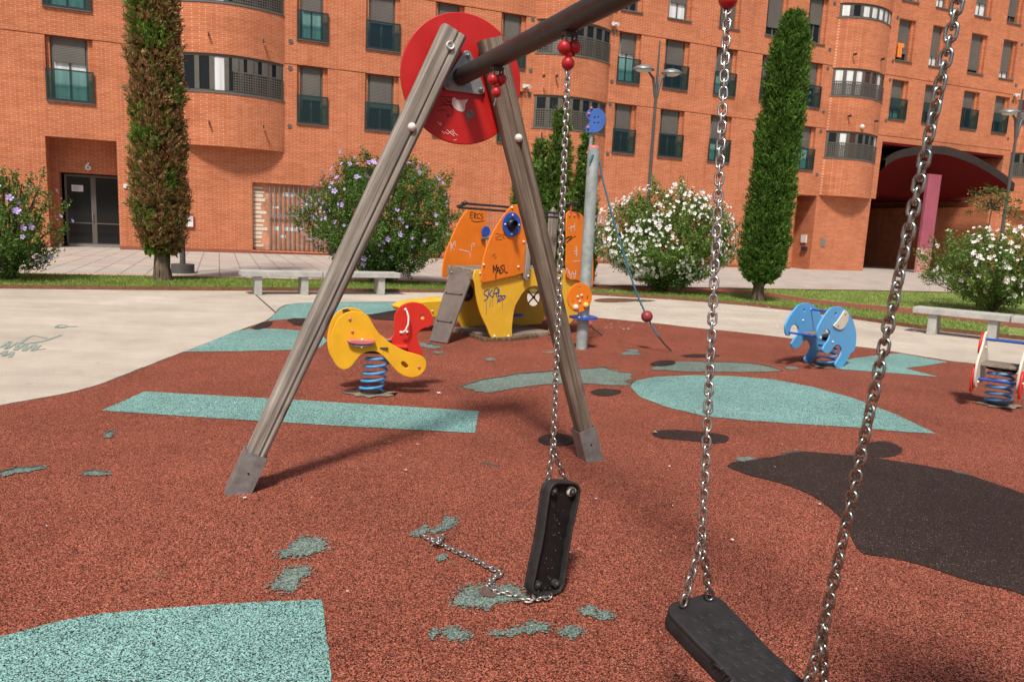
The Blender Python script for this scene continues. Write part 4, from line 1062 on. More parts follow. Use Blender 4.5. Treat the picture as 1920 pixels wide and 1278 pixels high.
# ------------------------------------------------------------------ SPRING RIDERS
def helix(base, r, h, turns, wire, top=None, mb=None):
    mb = mb or MB(); n = int(turns*22); pts = []
    top = top or (Vector(base)+Vector((0, 0, h)))
    for i in range(n+1):
        t = i/n; a = 2*math.pi*turns*t + .4; c = Vector(base).lerp(top, t)
        pts.append(c + Vector((r*math.cos(a), r*math.sin(a), 0)))
    mb.tube(pts, wire, 9); return mb
def footing(c, root):
    pts = [Vector((c.x+math.cos(a*.3)*random.uniform(.13, .24), c.y+math.sin(a*.3)*random.uniform(.11, .2), .0)) for a in range(21)]
    o = sheet('worn_footing', pts, .0165, M['footing'], kind=None); setp(o, root)
    setp(MB().tube([Vector((c.x, c.y, .018)), Vector((c.x, c.y, .035))], .085, 20).build('base_ring', M['dark']), root)
M['footing'] = plain('dusty_footing', (.24, .19, .14), .95, var=.4, scale=30)
def caps_on(fr, lst, r, mat, parent, name='bolt_cap', d=-.014, part=True):
    for a, c in lst:
        p = fr.at(a, c, d); mb = MB(); mb.sphere(p, r, 14, 9); setp(mb.build(name, mat), parent)
# 1 yellow and red fish-like rider
YB = G(695, 739); Y1 = empty('spring_rider', YB); tag(Y1, 'yellow spring rider with a red bird-shaped head panel and blue coil', 'spring rider', 'spring riders')
fy = Frame(YB + Vector((.03, -.12, 0)), Vector((.94, .34, 0)))
zc = lambda pts, ox, oy, s, f, d=0: [f.px(ox+x/s, oy+y/s, d) for x, y in pts]
yout = [(355, 520), (345, 600), (350, 700), (375, 780), (420, 850), (470, 880), (520, 880), (570, 850), (620, 790), (680, 720), (750, 690), (830, 685), (900, 720), (960, 780), (1020, 850), (1090, 920), (1170, 960), (1240, 970), (1310, 950), (1365, 900), (1388, 840), (1380, 780), (1340, 740), (1270, 715), (1180, 690), (1100, 655), (1020, 610), (940, 555), (880, 500), (830, 430), (790, 360), (750, 300), (690, 265), (600, 252), (520, 265), (450, 310), (390, 400)]
Z = lambda p, d=0: zc(p, 560, 540, 5.81, fy, d)
slot = [(1120, 800), (1150, 800), (1190, 840), (1190, 860), (1160, 865), (1120, 830)]
pf = panel('side_panel', [Z(yout), Z(slot)], fy, .02, M['yellow'], Y1, 0, .004, 3)
o2 = panel('side_panel', [Z(yout)], fy, .02, M['yellow'], Y1, .25, .004, 3)
rout = [(1040, 480), (1038, 330), (1060, 260), (1110, 195), (1180, 160), (1260, 152), (1340, 170), (1400, 215), (1440, 270), (1456, 330), (1450, 390), (1415, 425), (1370, 432), (1320, 460), (1293, 510), (1300, 570), (1325, 640), (1342, 760), (1180, 800), (1030, 700), (940, 560), (985, 545), (1020, 525)]
rp = panel('head_panel', [Z(rout, .12), Z([(1345+24*math.cos(a*.6), 315+24*math.sin(a*.6)) for a in range(10)], .12)], fy, .02, M['toyred'], Y1, .12, .004, 3)
setp(MB().tube([fy.at(*Z([(1345, 317)], .12)[0], .121), fy.at(*Z([(1345, 317)], .12)[0], .128)], .021, 16).build('eye', M['yellowpaint']), rp)
hp = [fy.at(*q, .06+.02*i*(1-i/4)*-1) for i, q in enumerate(Z([(1168, 238), (1185, 300), (1182, 380), (1155, 450), (1118, 482)], .09))]
setp(MB().tube(hp, .0085, 10).build('handle', M['white']), rp)
caps_on(fy, Z([(1168, 235), (1118, 483), (1185, 480), (1168, 650)], .09), .0125, M['white'], rp, d=.105)
setp(MB().tube([fy.at(*Z([(1000, 640)], .08)[0], .09), fy.at(*Z([(1180, 645)], .08)[0], .09)], .024, 12).build('seat_bracket', M['toyred']), Y1)
setp(MB().tube([fy.at(*Z([(935, 575)], .05)[0], .1), fy.at(*Z([(1022, 575)], .05)[0], .1)], .011, 10).build('foot_bar', M['galv']), Y1)
caps_on(fy, Z([(556, 338), (583, 473), (1310, 858)], -.01), .0125, M['pinkcap'], pf, d=-.012)
mouth = Z([(530, 565), (600, 558), (690, 560), (770, 562), (830, 566), (820, 592), (760, 606), (680, 610), (600, 604), (545, 590)], -.03)
setp(panel('foot_peg', [mouth], fy, .05, M['pinkcap'], pf, -.035, .006, 2), pf)
setp(panel('peg_underside', [Z([(560, 608), (680, 614), (800, 608), (770, 628), (680, 638), (600, 630)], -.03)], fy, .04, M['galv'], pf, -.03, .004, 2), pf)
caps_on(fy, Z([(690, 558), (685, 638)], -.03), .011, M['white'], pf, d=-.04)
p_ = Z([(512, 268)], .12)[0]; setp(MB().box(fy.at(p_[0]+.01, p_[1]+.004, .13), (.05, .20, .03), Matrix.Rotation(.35, 3, 'Z') @ Matrix.Rotation(-.2, 3, 'Y')).build('grip_pad', M['black'], None, .006), Y1)
sb_ = Z([(830, 640)], .12)[0]; setp(MB().box(fy.at(sb_[0], sb_[1]+.01, .125), (.26, .24, .018)).build('seat', M['dark'], None, .004), Y1)
spy = MB(); setp(helix(YB+Vector((0, 0, .03)), .096, .33, 5.3, .0115, top=YB+Vector((.06, 0, .36))).build('spring', M['blue']), Y1)
setp(MB().box(YB+Vector((.02, .0, .385)), (.20, .20, .035)).build('spring_mount', M['black'], None, .005), Y1)
footing(YB, Y1)
# 2 blue elephant-shaped rider
EB = G(1548, 688); E1 = empty('spring_rider', EB); tag(E1, 'light blue elephant-shaped spring rider near the teal star marking', 'spring rider', 'spring riders')
en = Vector((-.68, .73, 0)).normalized(); eu = Vector((.73, .68, 0)).normalized()
fe = Frame(G(1571.7, 690.7), eu)
E_ = lambda p, d=0: zc(p, 1440, 540, 7.1, fe, d)
eo = [(905, 245), (830, 265), (770, 330), (720, 400), (670, 490), (645, 560), (645, 640), (660, 685), (685, 697), (708, 680), (710, 620), (722, 570), (760, 542), (800, 560), (818, 610), (800, 680), (750, 750), (718, 810), (730, 850), (775, 872), (820, 850), (860, 790), (900, 755), (945, 765), (970, 820), (960, 880), (920, 950), (890, 1000), (895, 1050), (930, 1070), (975, 1060), (1010, 1010), (1060, 930), (1090, 865), (1130, 840), (1155, 780), (1168, 660), (1160, 560), (1130, 450), (1080, 350), (1020, 280), (960, 250)]
eye = [(872+22*math.cos(a*.7)*.8, 342+28*math.sin(a*.7)) for a in range(9)]
ef = panel('side_panel', [E_(eo), E_([(890+14*math.cos(a*.7), 342+20*math.sin(a*.7)) for a in range(9)])], fe, .02, M['skyblue'], E1, 0, .004, 3)
SEP = .37
eb = panel('side_panel', [E_(eo), E_([(890+14*math.cos(a*.7), 342+20*math.sin(a*.7)) for a in range(9)])], fe, .02, M['skyblue'], E1, SEP, .004, 3)
ear = E_([(1000, 292), (1040, 330), (1047, 400), (1020, 470), (980, 530), (930, 548), (880, 530), (850, 495), (900, 440), (960, 350)])
panel('ear', [ear], fe, .014, M['cream'], ef, -.018, .003, 3)
caps_on(fe, E_([(1003, 338), (903, 493)]), .011, M['galv'], ef, d=-.026); caps_on(fe, E_([(847, 712), (685, 655)]), .012, M['white'], ef, d=-.012)
for (pp, r) in (((975, 330), .012), ((690, 650), .012)):
    a, c = E_([pp])[0]; setp(MB().tube([fe.at(a, c, 0), fe.at(a, c, SEP)], r, 12).build('cross_bar', M['deepblue']), E1)
a, c = E_([(870, 480)])[0]; 
caps_on(fe, [(a, c), E_([(975, 330)])[0]], .013, M['white'], eb, d=SEP-.012)
a, c = E_([(960, 640)])[0]; setp(MB().box(fe.at(a-.04, c, SEP/2), (.34, SEP-.03, .018), Matrix.Rotation(math.atan2(eu.y, eu.x), 3, 'Z')).build('seat', M['plank'], None, .004), E1)
EBc = Vector((EB.x, EB.y, 0)) + en*.0
setp(helix(EBc+Vector((0, 0, .03)), .10, .30, 4.6, .0115).build('spring', M['blue']), E1)
setp(MB().box(EBc+Vector((0, 0, .345)), (.18, .18, .03)).build('spring_mount', M['black'], None, .005), E1)
footing(EBc, E1)
# 3 cream and red rider on the right
RB = G(1870, 760); R1 = empty('spring_rider', RB); tag(R1, 'cream and red two-panel spring rider cut by the right edge', 'spring rider', 'spring riders')
ru = Vector((.755, -.656, 0)).normalized(); rv = Vector((.656, .755, 0)).normalized()
lat = .165
prof = [(-.24, .22), (-.27, .34), (-.24, .45), (-.16, .52), (-.10, .58), (-.06, .66), (.02, .70), (.10, .66), (.12, .58), (.20, .50), (.28, .44), (.33, .36), (.30, .27), (.22, .22), (.12, .20), (.04, .26), (-.06, .26), (-.14, .19)]
redlow = [(-.25, .16), (-.28, .26), (-.25, .37), (-.18, .40), (-.11, .33), (-.10, .22), (-.16, .15)]
redup = [(-.10, .50), (-.10, .60), (-.03, .69), (.06, .68), (.08, .58), (.02, .50)]
rc = G(1836, 706, .27); rc = Vector((rc.x, rc.y, 0)) + ru*lat + rv*.02
for sgn in (-1, 1):
    fr_ = Frame(rc + ru*lat*sgn, rv); 
    if fr_.u.dot(rv) < 0: fr_.u = rv
    fr_.n = ru*sgn*-1
    side = panel('side_panel', [prof], fr_, .02, M['cream'], R1, 0, .004, 3)
    panel('wheel_cover', [redlow], fr_, .018, M['toyred'], side, -.022, .005, 3); panel('ear', [redup], fr_, .018, M['toyred'], side, -.022, .005, 3)
    for a, c in ((-.2, .29), (-.02, .60)): 
        mb = MB(); mb.sphere(fr_.at(a, c, -.034), .011, 12, 8); mb.sphere(fr_.at(a+.05, c-.05, .012), .012, 12, 8); setp(mb.build('bolt_cap', M['white']), side)
setp(MB().tube([rc-ru*lat+rv*0+Vector((0, 0, .63)), rc+ru*lat+Vector((0, 0, .63))], .0125, 12).build('grab_bar', M['deepblue'] if 0 else M['blue2'] if 'blue2' in M else M['deepblue']), R1)
setp(MB().tube([rc-ru*lat-rv*.14+Vector((0, 0, .27)), rc+ru*lat-rv*.14+Vector((0, 0, .27))], .0125, 12).build('foot_bar', M['deepblue']), R1)
setp(MB().box(rc+Vector((0, 0, .40))+rv*.04, (2*lat-.03, .32, .022), Matrix.Rotation(math.atan2(ru.y, ru.x), 3, 'Z')).build('seat', M['plank'], None, .004), R1)
setp(MB().box(rc+Vector((0, 0, .37)), (.18, .18, .03)).build('spring_mount', M['black'], None, .004), R1)
setp(helix(RB+Vector((0, 0, .03)), .105, .33, 5.0, .0125, top=rc+Vector((0, 0, .36))).build('spring', M['blue']), R1)
footing(RB, R1)

# ------------------------------------------------------------------ PLAYHOUSE
PA = rad(42); PO = G(940, 638); PU = Vector((math.cos(PA), math.sin(PA), 0))
PH = empty('playhouse', PO); tag(PH, 'orange and yellow graffitied play tower with arched opening and climbing ramp', 'playhouse')
FP = Frame(PO, PU); NBK = 1.0
z1_ = lambda pts, f=FP, d=0: [f.px(740+x/3.84, 340+y/3.84, d) for x, y in pts]
pxl = lambda pts, d=0: [FP.px(x, y, d) for x, y in pts]
body = pxl([(890, 506), (890, 533), (894, 564), (901, 590), (912, 613), (922, 635), (940, 637), (958, 636), (959, 616), (961, 595), (965, 574), (972, 561), (980, 548), (990, 540), (1000, 536), (1013, 538), (1024, 544), (1033, 555), (1036, 572), (1032, 596), (1029, 626), (1050, 624), (1062, 612), (1078, 594), (1090, 565), (1096, 540), (1098, 512), (1050, 506), (990, 504), (940, 505)])
bodyp = panel('arch_panel', [body], FP, .02, M['yellow2'], PH, 0, .004, 2)
finL = pxl([(901, 529), (898, 522), (899, 499), (907, 465), (920, 434), (938, 405), (952, 388), (957, 384), (970, 385), (980, 400), (986, 425), (987, 455), (982, 490), (976, 511), (940, 520)])
fl = panel('front_fin', [finL], FP, .02, M['orange'], PH, -.045, .004, 2)
finR = pxl([(1057, 401), (1068, 397), (1082, 399), (1092, 413), (1098, 440), (1100, 480), (1098, 520), (1093, 530), (1075, 524), (1057, 518), (1057, 460)])
fr2 = panel('front_fin', [finR], FP, .02, M['orange'], PH, -.045, .004, 2)
finBL = pxl([(832, 520), (829, 515), (830, 496), (836, 470), (847, 444), (860, 415), (873, 397), (878, 394), (895, 395), (910, 397), (910, 444), (909, 480), (909, 508), (870, 510), (845, 512), (839, 519)], NBK)
bl_ = panel('rear_fin', [finBL], FP, .02, M['orange'], PH, NBK, .004, 2)
finBR = pxl([(1075, 405), (1100, 430), (1110, 465), (1112, 500), (1111, 530), (1106, 537), (1075, 520)], NBK)
panel('rear_fin', [finBR], FP, .02, M['orange'], PH, NBK, .004, 2)
back = pxl([(852, 512), (852, 560), (857, 598), (869, 621), (900, 625), (1008, 620), (1020, 594), (1045, 565), (1068, 540), (1085, 515)], NBK-.04)
hole = [(1000+12.3*math.cos(a*.449), 557+17*math.sin(a*.449)) for a in range(14)]
bk = panel('rear_panel', [back, pxl(hole, NBK-.04)], FP, .02, M['yellow2'], PH, NBK-.04, .004, 1)
# spoked window
c0 = FP.px(1000, 557, NBK-.05); sp = MB()
for a in (42, 138, 222, 318):
    e = FP.px(1000+12.5*math.cos(rad(a)), 557+17*math.sin(rad(a)), NBK-.05); sp.tube([FP.at(*c0, NBK-.05), FP.at(*e, NBK-.05)], .011, 8)
setp(sp.build('window_spokes', M['black']), bk); setp(MB().sphere(FP.at(*c0, NBK-.06), .026).build('window_hub', M['ballmaroon']), bk)
c1 = pxl([(875+13*math.cos(a*.449), 548+17*math.sin(a*.449)) for a in range(14)], NBK-.08)
panel('porthole', [c1], FP, .012, M['black'], bk, NBK-.08, .003, 1); setp(MB().sphere(FP.at(*FP.px(877, 553, NBK-.1), NBK-.1), .026).build('porthole_knob', M['ballmaroon']), bk)
# platform and ground deck
def deck(name, z, th, u0, u1, v0, v1, mat, n=9):
    mb = MB(); w = (v1-v0)/n
    for i in range(n):
        v = v0+w*(i+.5); a, c = (u0(v), u1(v)) if callable(u0) else (u0, u1)
        mb.box(FP.at((a+c)/2, z-th/2, v), (c-a, w*.93, th), Matrix.Rotation(PA, 3, 'Z'))
    return setp(mb.build(name, mat, None, .003), PH)
uL = FP.px(892, 506)[0]
uB = FP.px(840, 505, .9)[0]; uLv = lambda v: uL+.02+(uB-uL)*v/.9
deck('platform', .905, .045, uLv, lambda v: 1.42, .03, NBK-.07, M['plank'])
deck('ground_deck', .055, .05, -.12, .98, .02, NBK-.1, M['plank'], 10)
dk = [G(868, 628), G(906, 641), G(959, 640), G(1010, 634.5), G(985, 628), G(900, 622)]
mb = MB(); mb.prism([(p.x, p.y, .012) for p in dk], (0, 0, .035)); fix_normals(setp(mb.build('deck_front', M['wood_dark']), PH))
# shaded side wall under the ramp
for (u_, nm) in ((uL+.03, 'side_board'), (1.40, 'side_board')):
    p0, p1 = FP.at(u_, .86, .03), FP.at(u_ if u_ > 0 else uLv(NBK-.08), .86, NBK-.06)
    mb = MB(); mb.box((p0+p1)/2 - Vector((0, 0, .04)), ((p1-p0).length, .03, .08), Matrix.Rotation(math.atan2((p1-p0).y, (p1-p0).x), 3, 'Z')); setp(mb.build(nm, M['plank']), PH)
# ramp
rb_, rc_, rd = G(888, 510, .87), G(838, 643, .02), G(805, 638, .02); sdv = (rd-rc_).normalized(); ra = rb_.copy()
def _pxx(p): v = p-CP; return 960+FPX*v.dot(RT)/v.dot(FW)
while _pxx(ra) > 845: ra = ra+sdv*.004
rd = rc_+sdv*((rd-rc_).length)
upn = (rb_-ra).cross(rd-ra).normalized(); 
if upn.z < 0: upn = -upn
mb = MB(); mb.prism([ra, rb_, rc_, rd], -upn*.022); rampo = fix_normals(setp(mb.build('climbing_ramp', M['ramp']), PH))
for t in (.33, .72):
    p = ra.lerp(rd, t); q = rb_.lerp(rc_, t); setp(MB().tube([p.lerp(q, .12)+upn*.006, p.lerp(q, .88)+upn*.006], .011, 8).build('ramp_cleat', M['ramp']), rampo)
    for w_ in (.15, .85): setp(MB().sphere(p.lerp(q, w_)+upn*.012, .012).build('bolt', M['dark']), rampo)
for q in (ra.lerp(rd, .04).lerp(rb_, .1), rb_.lerp(rc_, .05).lerp(ra, .1)): setp(MB().sphere(q+upn*.006, .017).build('bolt', M['galv']), rampo)
# slide end
slp = pxl([(764, 576), (780, 569), (800, 565.5), (825, 564), (852, 562), (852, 596), (825, 596), (800, 593), (780, 589), (766, 583)], NBK-.1)
so_ = panel('slide', [slp], FP, .35, M['yellow2'], PH, NBK+.1, .01, 2)
caps_on(FP, pxl([(812, 583)], NBK-.1), .012, M['white'], so_, d=NBK-.085)
# black grab rails
for yo, vv in ((0, .12), (8, .34)):
    pts = [FP.at(*FP.px(x, y+yo, vv), vv) for x, y in ((860 if yo else 866, 381), (951, 388), (1021, 398), (1090, 403))]
    setp(MB().tube(pts, .016, 10).build('grab_rail', M['dark']), PH)
p = FP.at(*FP.px(872, 383, .12), .12); q = FP.at(*FP.px(858, 387, .34), .34)
setp(MB().tube([p, q], .018, 10).sphere(p+Vector((0, 0, .015)), .03).build('rail_joint', M['dark']), PH)
# wooden uprights
for pts, dd_ in ((((1033, 398), (1041, 396), (1041, 470), (1034, 500), (1027, 498), (1031, 455)), .5), (((988, 452), (994, 452), (993, 490), (991, 522), (986, 526), (982, 521), (985, 490)), -.07), (((1030, 399), (1045, 399), (1043, 430), (1036, 520), (1028, 520)), .55)):
    panel('upright', [pxl(pts, dd_)], FP, .04, M['wood'], PH, dd_, .004, 2)
caps_on(FP, pxl([(1037, 399)], .5), .014, M['white'], PH, d=.47); caps_on(FP, pxl([(988, 517)], -.07), .014, M['white'], PH, d=-.095)
# telescope
tc_ = FP.px(958.6, 421, -.06); pxr = 17/1380*9.45/math.cos(PA)*.98
tcn = circle(tc_[0], tc_[1], .152, n=28); th_ = circle(tc_[0], tc_[1], .085, n=24)
tel = panel('blue_ring', [tcn, th_], FP, .014, M['deepblue'], fl, -.068, .003, 1)
setp(MB().sphere(FP.at(*tc_, -.06), .084, 18, 12).build('swivel_ball', M['black']), tel)
tdir = (Vector((.30, -.95, .10))).normalized(); tcc = FP.at(*tc_, -.06)
mb = MB(); mb.tube([tcc, tcc+tdir*.17], .036, 18, caps=False); mb.tube([tcc+tdir*.17, tcc+tdir*.06], .03, 18, caps=False); setp(mb.build('telescope', M['black']), tel)
caps_on(FP, [(tc_[0]+.118*math.cos(a), tc_[1]+.118*math.sin(a)) for a in (0, math.pi/2, math.pi, 3*math.pi/2)], .0125, M['white'], tel, d=-.08)
caps_on(FP, pxl([(907, 496), (972, 500), (960, 389), (982, 453)], -.06), .0155, M['white'], fl, d=-.06)
caps_on(FP, pxl([(1068, 404), (1077, 404)], -.06), .014, M['pinkcap'], fr2, d=-.06)
caps_on(FP, pxl([(927, 630), (953, 630), (900, 512), (974, 518)], -.01), .015, M['white'], bodyp, d=-.014)
# binoculars on a red stalk
bc = FP.at(*FP.px(1076, 383, -.045), -.045)
mb = MB()
for k in (-1, 1): mb.tube([bc+Vector((.028*k+.03, -.06, .0)), bc+Vector((.028*k-.03, .10, .0))], .027, 14)
mb.tube([bc+Vector((-.09, .04, 0)), bc+Vector((-.0, .02, 0))], .02, 12)
bi = setp(mb.build('binoculars', M['black']), PH); s0_ = FP.at(*FP.px(1069, 402, -.045), -.05)
setp(MB().tube([s0_, bc+Vector((-.03, 0, 0))], .012, 10).build('stalk', M['ballred']), bi)
# blue seats inside
panel('blue_knob', [circle(*FP.px(911, 434, NBK-.05), .075, n=20)], FP, .016, M['deepblue'], bl_, NBK-.05, .003, 1)
setp(MB().tube([FP.at(*FP.px(903, 446, NBK-.04), NBK-.04), FP.at(*FP.px(915, 447, NBK-.04), NBK-.04)], .02, 10).build('clamp', M['galv']), bl_)
for (x, y, v) in ((966, 592, .35),):
    a, c = FP.px(x, y, v); p = FP.at(a, c, v); setp(MB().tube([p, p+Vector((0, 0, .02))], .12, 24).build('blue_shelf', M['deepblue']), PH)
# graffiti
gz = lambda *p: z1_(p)
ribbons('blue_spray_tag', [gz((668, 778), (645, 790), (640, 812), (662, 826), (660, 845), (640, 858)), gz((676, 772), (668, 836)), gz((700, 780), (678, 812), (702, 832)), gz((702, 836), (716, 775), (738, 768), (742, 800), (738, 846)), gz((712, 806), (740, 802)), gz((735, 780), (748, 778), (745, 800), (728, 802), (730, 830)), gz((742, 828), (762, 820), (760, 838), (736, 858), (748, 862), (770, 848)), gz((768, 826), (792, 822), (778, 850), (768, 830))], FP, .013, M['blue_ink'], bodyp, d=-.0125)
ribbons('paint_drips', [gz((656, 860), (655, 960)), gz((682, 842), (681, 905)), gz((700, 840), (700, 900)), gz((770, 860), (771, 915)), gz((735, 862), (736, 880))], FP, .006, M['blue_ink'], bodyp, d=-.0125)
gf = lambda *p: z1_(p, FP, -.045)
ribbons('black_spray_tag', [gf((706, 655), (706, 604), (718, 640), (730, 600), (732, 655)), gf((724, 668), (742, 618), (756, 664)), gf((730, 644), (760, 640)), gf((776, 602), (758, 616), (778, 640), (764, 660), (748, 655)), gf((782, 600), (790, 650), (808, 655)), gf((724, 668), (724, 700))], FP, .014, M['black_ink'], fl, d=-.0575)
ribbons('faint_tag', [gf((722, 378), (745, 376), (742, 398), (724, 402)), gf((750, 402), (760, 378), (768, 404)), gf((770, 380), (788, 382), (776, 398), (790, 414)), gf((722, 412), (745, 420), (770, 415)), gf((698, 540), (716, 520), (716, 552), (730, 540))], FP, .007, M['red_ink'], fl, d=-.0575)
gb = lambda *p: z1_(p, FP, NBK)
ribbons('black_spray_tag', [gb((560, 222), (543, 226), (541, 262), (558, 263)), gb((542, 244), (556, 242)), gb((570, 268), (568, 230), (584, 236), (572, 250), (586, 270)), gb((612, 232), (592, 240), (594, 262), (612, 266)), gb((632, 232), (616, 244), (632, 258), (618, 272)), gb((550, 280), (580, 292), (640, 284))], FP, .010, M['black_ink'], bl_, d=NBK-.012)
ribbons('white_marker_tag', [gb((402, 500), (402, 440), (412, 470), (424, 435), (420, 460)), gb((430, 430), (436, 466)), gb((462, 490), (490, 496), (510, 508)), gb((505, 498), (536, 512), (540, 545)), gb((550, 498), (552, 455), (568, 445), (566, 470)), gb((400, 470), (426, 490))], FP, .009, M['white_ink'], bl_, d=NBK-.012)
ribbons('white_marker_tag', [gf((1245, 340), (1290, 325), (1262, 330), (1268, 362)), gf((1292, 300), (1290, 355)), gf((1285, 500), (1310, 505), (1300, 470), (1305, 540)), gf((1282, 575), (1330, 572)), gf((1290, 520), (1318, 520)), gf((1222, 668), (1236, 625), (1252, 668)), gf((1252, 640), (1262, 700), (1276, 650), (1290, 700), (1300, 636)), gf((1262, 670), (1304, 664))], FP, .009, M['white_ink'], fr2, d=-.0575)
ribbons('black_scrawl', [gf((1225, 405), (1272, 396), (1232, 440), (1282, 402), (1300, 396)), gf((1216, 420), (1260, 400))], FP, .009, M['black_ink'], fr2, d=-.0575)

# ------------------------------------------------------------------ CLIMBING POLE
CPB = G(1090, 655); CPo = empty('climbing_pole', CPB); tag(CPo, 'tall galvanised play pole with orange and blue discs and blue rope', 'play pole')
HP = 2.42
setp(MB().tube([CPB, CPB+Vector((0, 0, HP))], .071, 24).build('pole', M['galv_pole']), CPo)
setp(MB().sphere(CPB+Vector((0, 0, HP)), .072, 22, 10, squash=(1, 1, .55)).build('pole_cap', M['pinkcap']), CPo)
fc = Frame(CPB+Vector((0, -.09, 0)), Vector((.87, .5, 0)))
oc = fc.px(1085.8, 557.4)
op = panel('play_disc', [circle(oc[0], oc[1], .178, n=36), circle(oc[0]-.02, oc[1]+.12, .03, .012, 10), circle(oc[0]+.115, oc[1]-.01, .010, .035, 10), circle(oc[0]-.11, oc[1]-.07, .018, .03, 10)], fc, .018, M['orange'], CPo, -.01, .003, 1)
caps_on(fc, [(oc[0]-.035, oc[1]+.012), (oc[0]+.02, oc[1]+.028), (oc[0]+.0, oc[1]-.045)], .016, M['cream'], op, d=-.022)
setp(MB().sphere(fc.at(oc[0]-.06, oc[1]-.115, -.03), .036).build('knob', M['cream']), op); setp(MB().sphere(fc.at(oc[0]+.085, oc[1]-.09, -.03), .036).build('knob', M['yellowpaint']), op)
sc_ = Vector((CPB.x, CPB.y, fc.px(1090, 598)[1]))
setp(MB().tube([sc_, sc_+Vector((0, 0, .02))], .175, 32).build('seat_disc', M['deepblue']), CPo)
setp(MB().sphere(sc_+Vector((-.06, -.1, .02)), .014).build('bolt_cap', M['white']), CPo)
thin = [PL(1110, 247, CPB+Vector((0, .02, 0)), Vector((0, 1, 0))), PL(1102, 327, CPB+Vector((0, .02, 0)), Vector((0, 1, 0)))]
setp(MB().tube([thin[0]+Vector((0, 0, .05)), thin[1]], .022, 12).build('extension_tube', M['galv_pole']), CPo)
for t in (.5, .97):
    p = thin[0].lerp(thin[1], t); setp(MB().tube([p+Vector((-.03, 0, 0)), p+Vector((.09, -.02, 0))], .012, 8).sphere(p+Vector((-.03, -.02, 0)), .016).build('bracket', M['pinkcap'] if t < .9 else M['dark']), CPo)
fb = Frame(CPB+Vector((0, -.02, 0)), Vector((1, .12, 0)))
B5 = lambda pts: [fb.px(1040+x/4.914, 160+y/4.914) for x, y in pts]
blp = panel('blue_wind_panel', [B5([(300, 240), (325, 222), (390, 215), (430, 225), (460, 265), (470, 310), (455, 370), (430, 410), (390, 432), (310, 437), (285, 415), (283, 385), (300, 365), (322, 345), (318, 320), (297, 300), (290, 270)])] + [B5([(x+9*math.cos(a*.785), y+11*math.sin(a*.785)) for a in range(8)]) for x, y in ((368, 297), (402, 297), (365, 348), (400, 348))], fb, .018, M['deepblue'], CPo, 0, .003, 2)
blp.data.materials.clear(); blp.data.materials.append(plain('mid_blue_panel', (.05, .14, .46), .4))
caps_on(fb, B5([(312, 265), (305, 392), (335, 213)]), .017, M['pinkcap'], blp, d=-.016)
re_ = G(1258, 657, .02); rpn = (re_-CPB); rpn.z = 0; fr_r = Frame(CPB+Vector((.06, 0, 0)), rpn)
rp_ = [fr_r.at(*fr_r.px(x, y)) for x, y in ((1124, 303), (1131, 340), (1140, 375), (1152, 420), (1165, 462), (1180, 510), (1195, 553), (1206, 578), (1213, 593), (1225, 615), (1234, 630))]
rope = setp(MB().tube(smooth_loop(rp_, 4, False), .0115, 8).build('rope', M['rope']), CPo)
setp(MB().sphere(rp_[8], .073, 22, 14).build('rope_ball', M['ballmaroon']), CPo)
ch = MB(); chain(ch, [rp_[10], fr_r.at(*fr_r.px(1246, 645)), re_], pitch=.03, half=.022, r=.011, wire=.004); setp(ch.build('rope_chain', M['dark']), CPo)
setp(MB().tube([fr_r.at(*fr_r.px(1117, 285)), fr_r.at(*fr_r.px(1124, 303))], .012, 8).build('rope_eye', M['galv']), CPo)
p1 = G(1106, 607, .22); p2 = G(1112, 615, .14); p3 = G(1130, 628, .01)
setp(MB().sphere(p1, .04).build('low_bead', M['pinkcap']), CPo); setp(MB().tube(smooth_loop([p1, p2, p3], 4, False), .012, 8).build('low_cord', M['galv']), CPo)
setp(MB().tube([PL(1112, 290, CPB-Vector((0, .075, 0)), Vector((0, 1, 0))), PL(1106, 304, CPB-Vector((0, .08, 0)), Vector((0, 1, 0)))], .014, 8).build('rope_knot', M['rope']), CPo)

# ------------------------------------------------------------------ BENCHES
def bench(name, pts, label, legs, breaks):
    """slabs along a px polyline of the front leg feet"""
    a, c = G(*pts[0]), G(*pts[1]); d = (c-a).normalized(); n = Vector((-d.y, d.x, 0)); ang = math.atan2(d.y, d.x)
    if n.y < 0: n = -n
    root = empty(name, a, 0); tag(root, label, 'bench', 'concrete benches')
    R = Matrix.Rotation(ang, 3, 'Z'); zt = .44
    t = MB()
    for (s0, s1) in breaks:
        mb = MB(); mb.box(a + d*(s0+s1)/2 + n*.18 + Vector((0, 0, zt-.05)), (s1-s0, .44, .10), R); setp(mb.build('slab', M['bench'], None, .008), root)
    for s in legs:
        mb = MB(); mb.box(a + d*s + n*.17 + Vector((0, 0, (zt-.10)/2)), (.13, .32, zt-.102), R); setp(mb.build('leg', M['bench'], None, .006), root)
    return a, d
def sproj(a, d, x, y, z):
    return Frame(a - Vector((-d.y, d.x, 0))*.04, d).px(x, y)[0]
a, c = G(485, 553), G(716, 553); d = (c-a).normalized()
bench('concrete_bench', ((485, 553), (716, 553)), 'pale concrete bench on the plaza before the purple shrub at centre left', [0, sproj(a, d, 573, 554, 0), (c-a).length], [(sproj(a, d, 453, 515, .4), sproj(a, d, 606, 518, .4)-.01), (sproj(a, d, 606, 518, .4)+.01, sproj(a, d, 751, 520, .4))])
a, c = G(1744, 627), G(1856, 640); d = (c-a).normalized()
bench('concrete_bench', ((1744, 627), (1856, 640)), 'pale concrete bench in front of the white shrub at right', [0, (c-a).length, (c-a).length*2.6], [(sproj(a, d, 1710, 588, .4), sproj(a, d, 1893, 606, .4)-.01), (sproj(a, d, 1893, 606, .4)+.01, sproj(a, d, 1893, 606, .4)+1.9)])

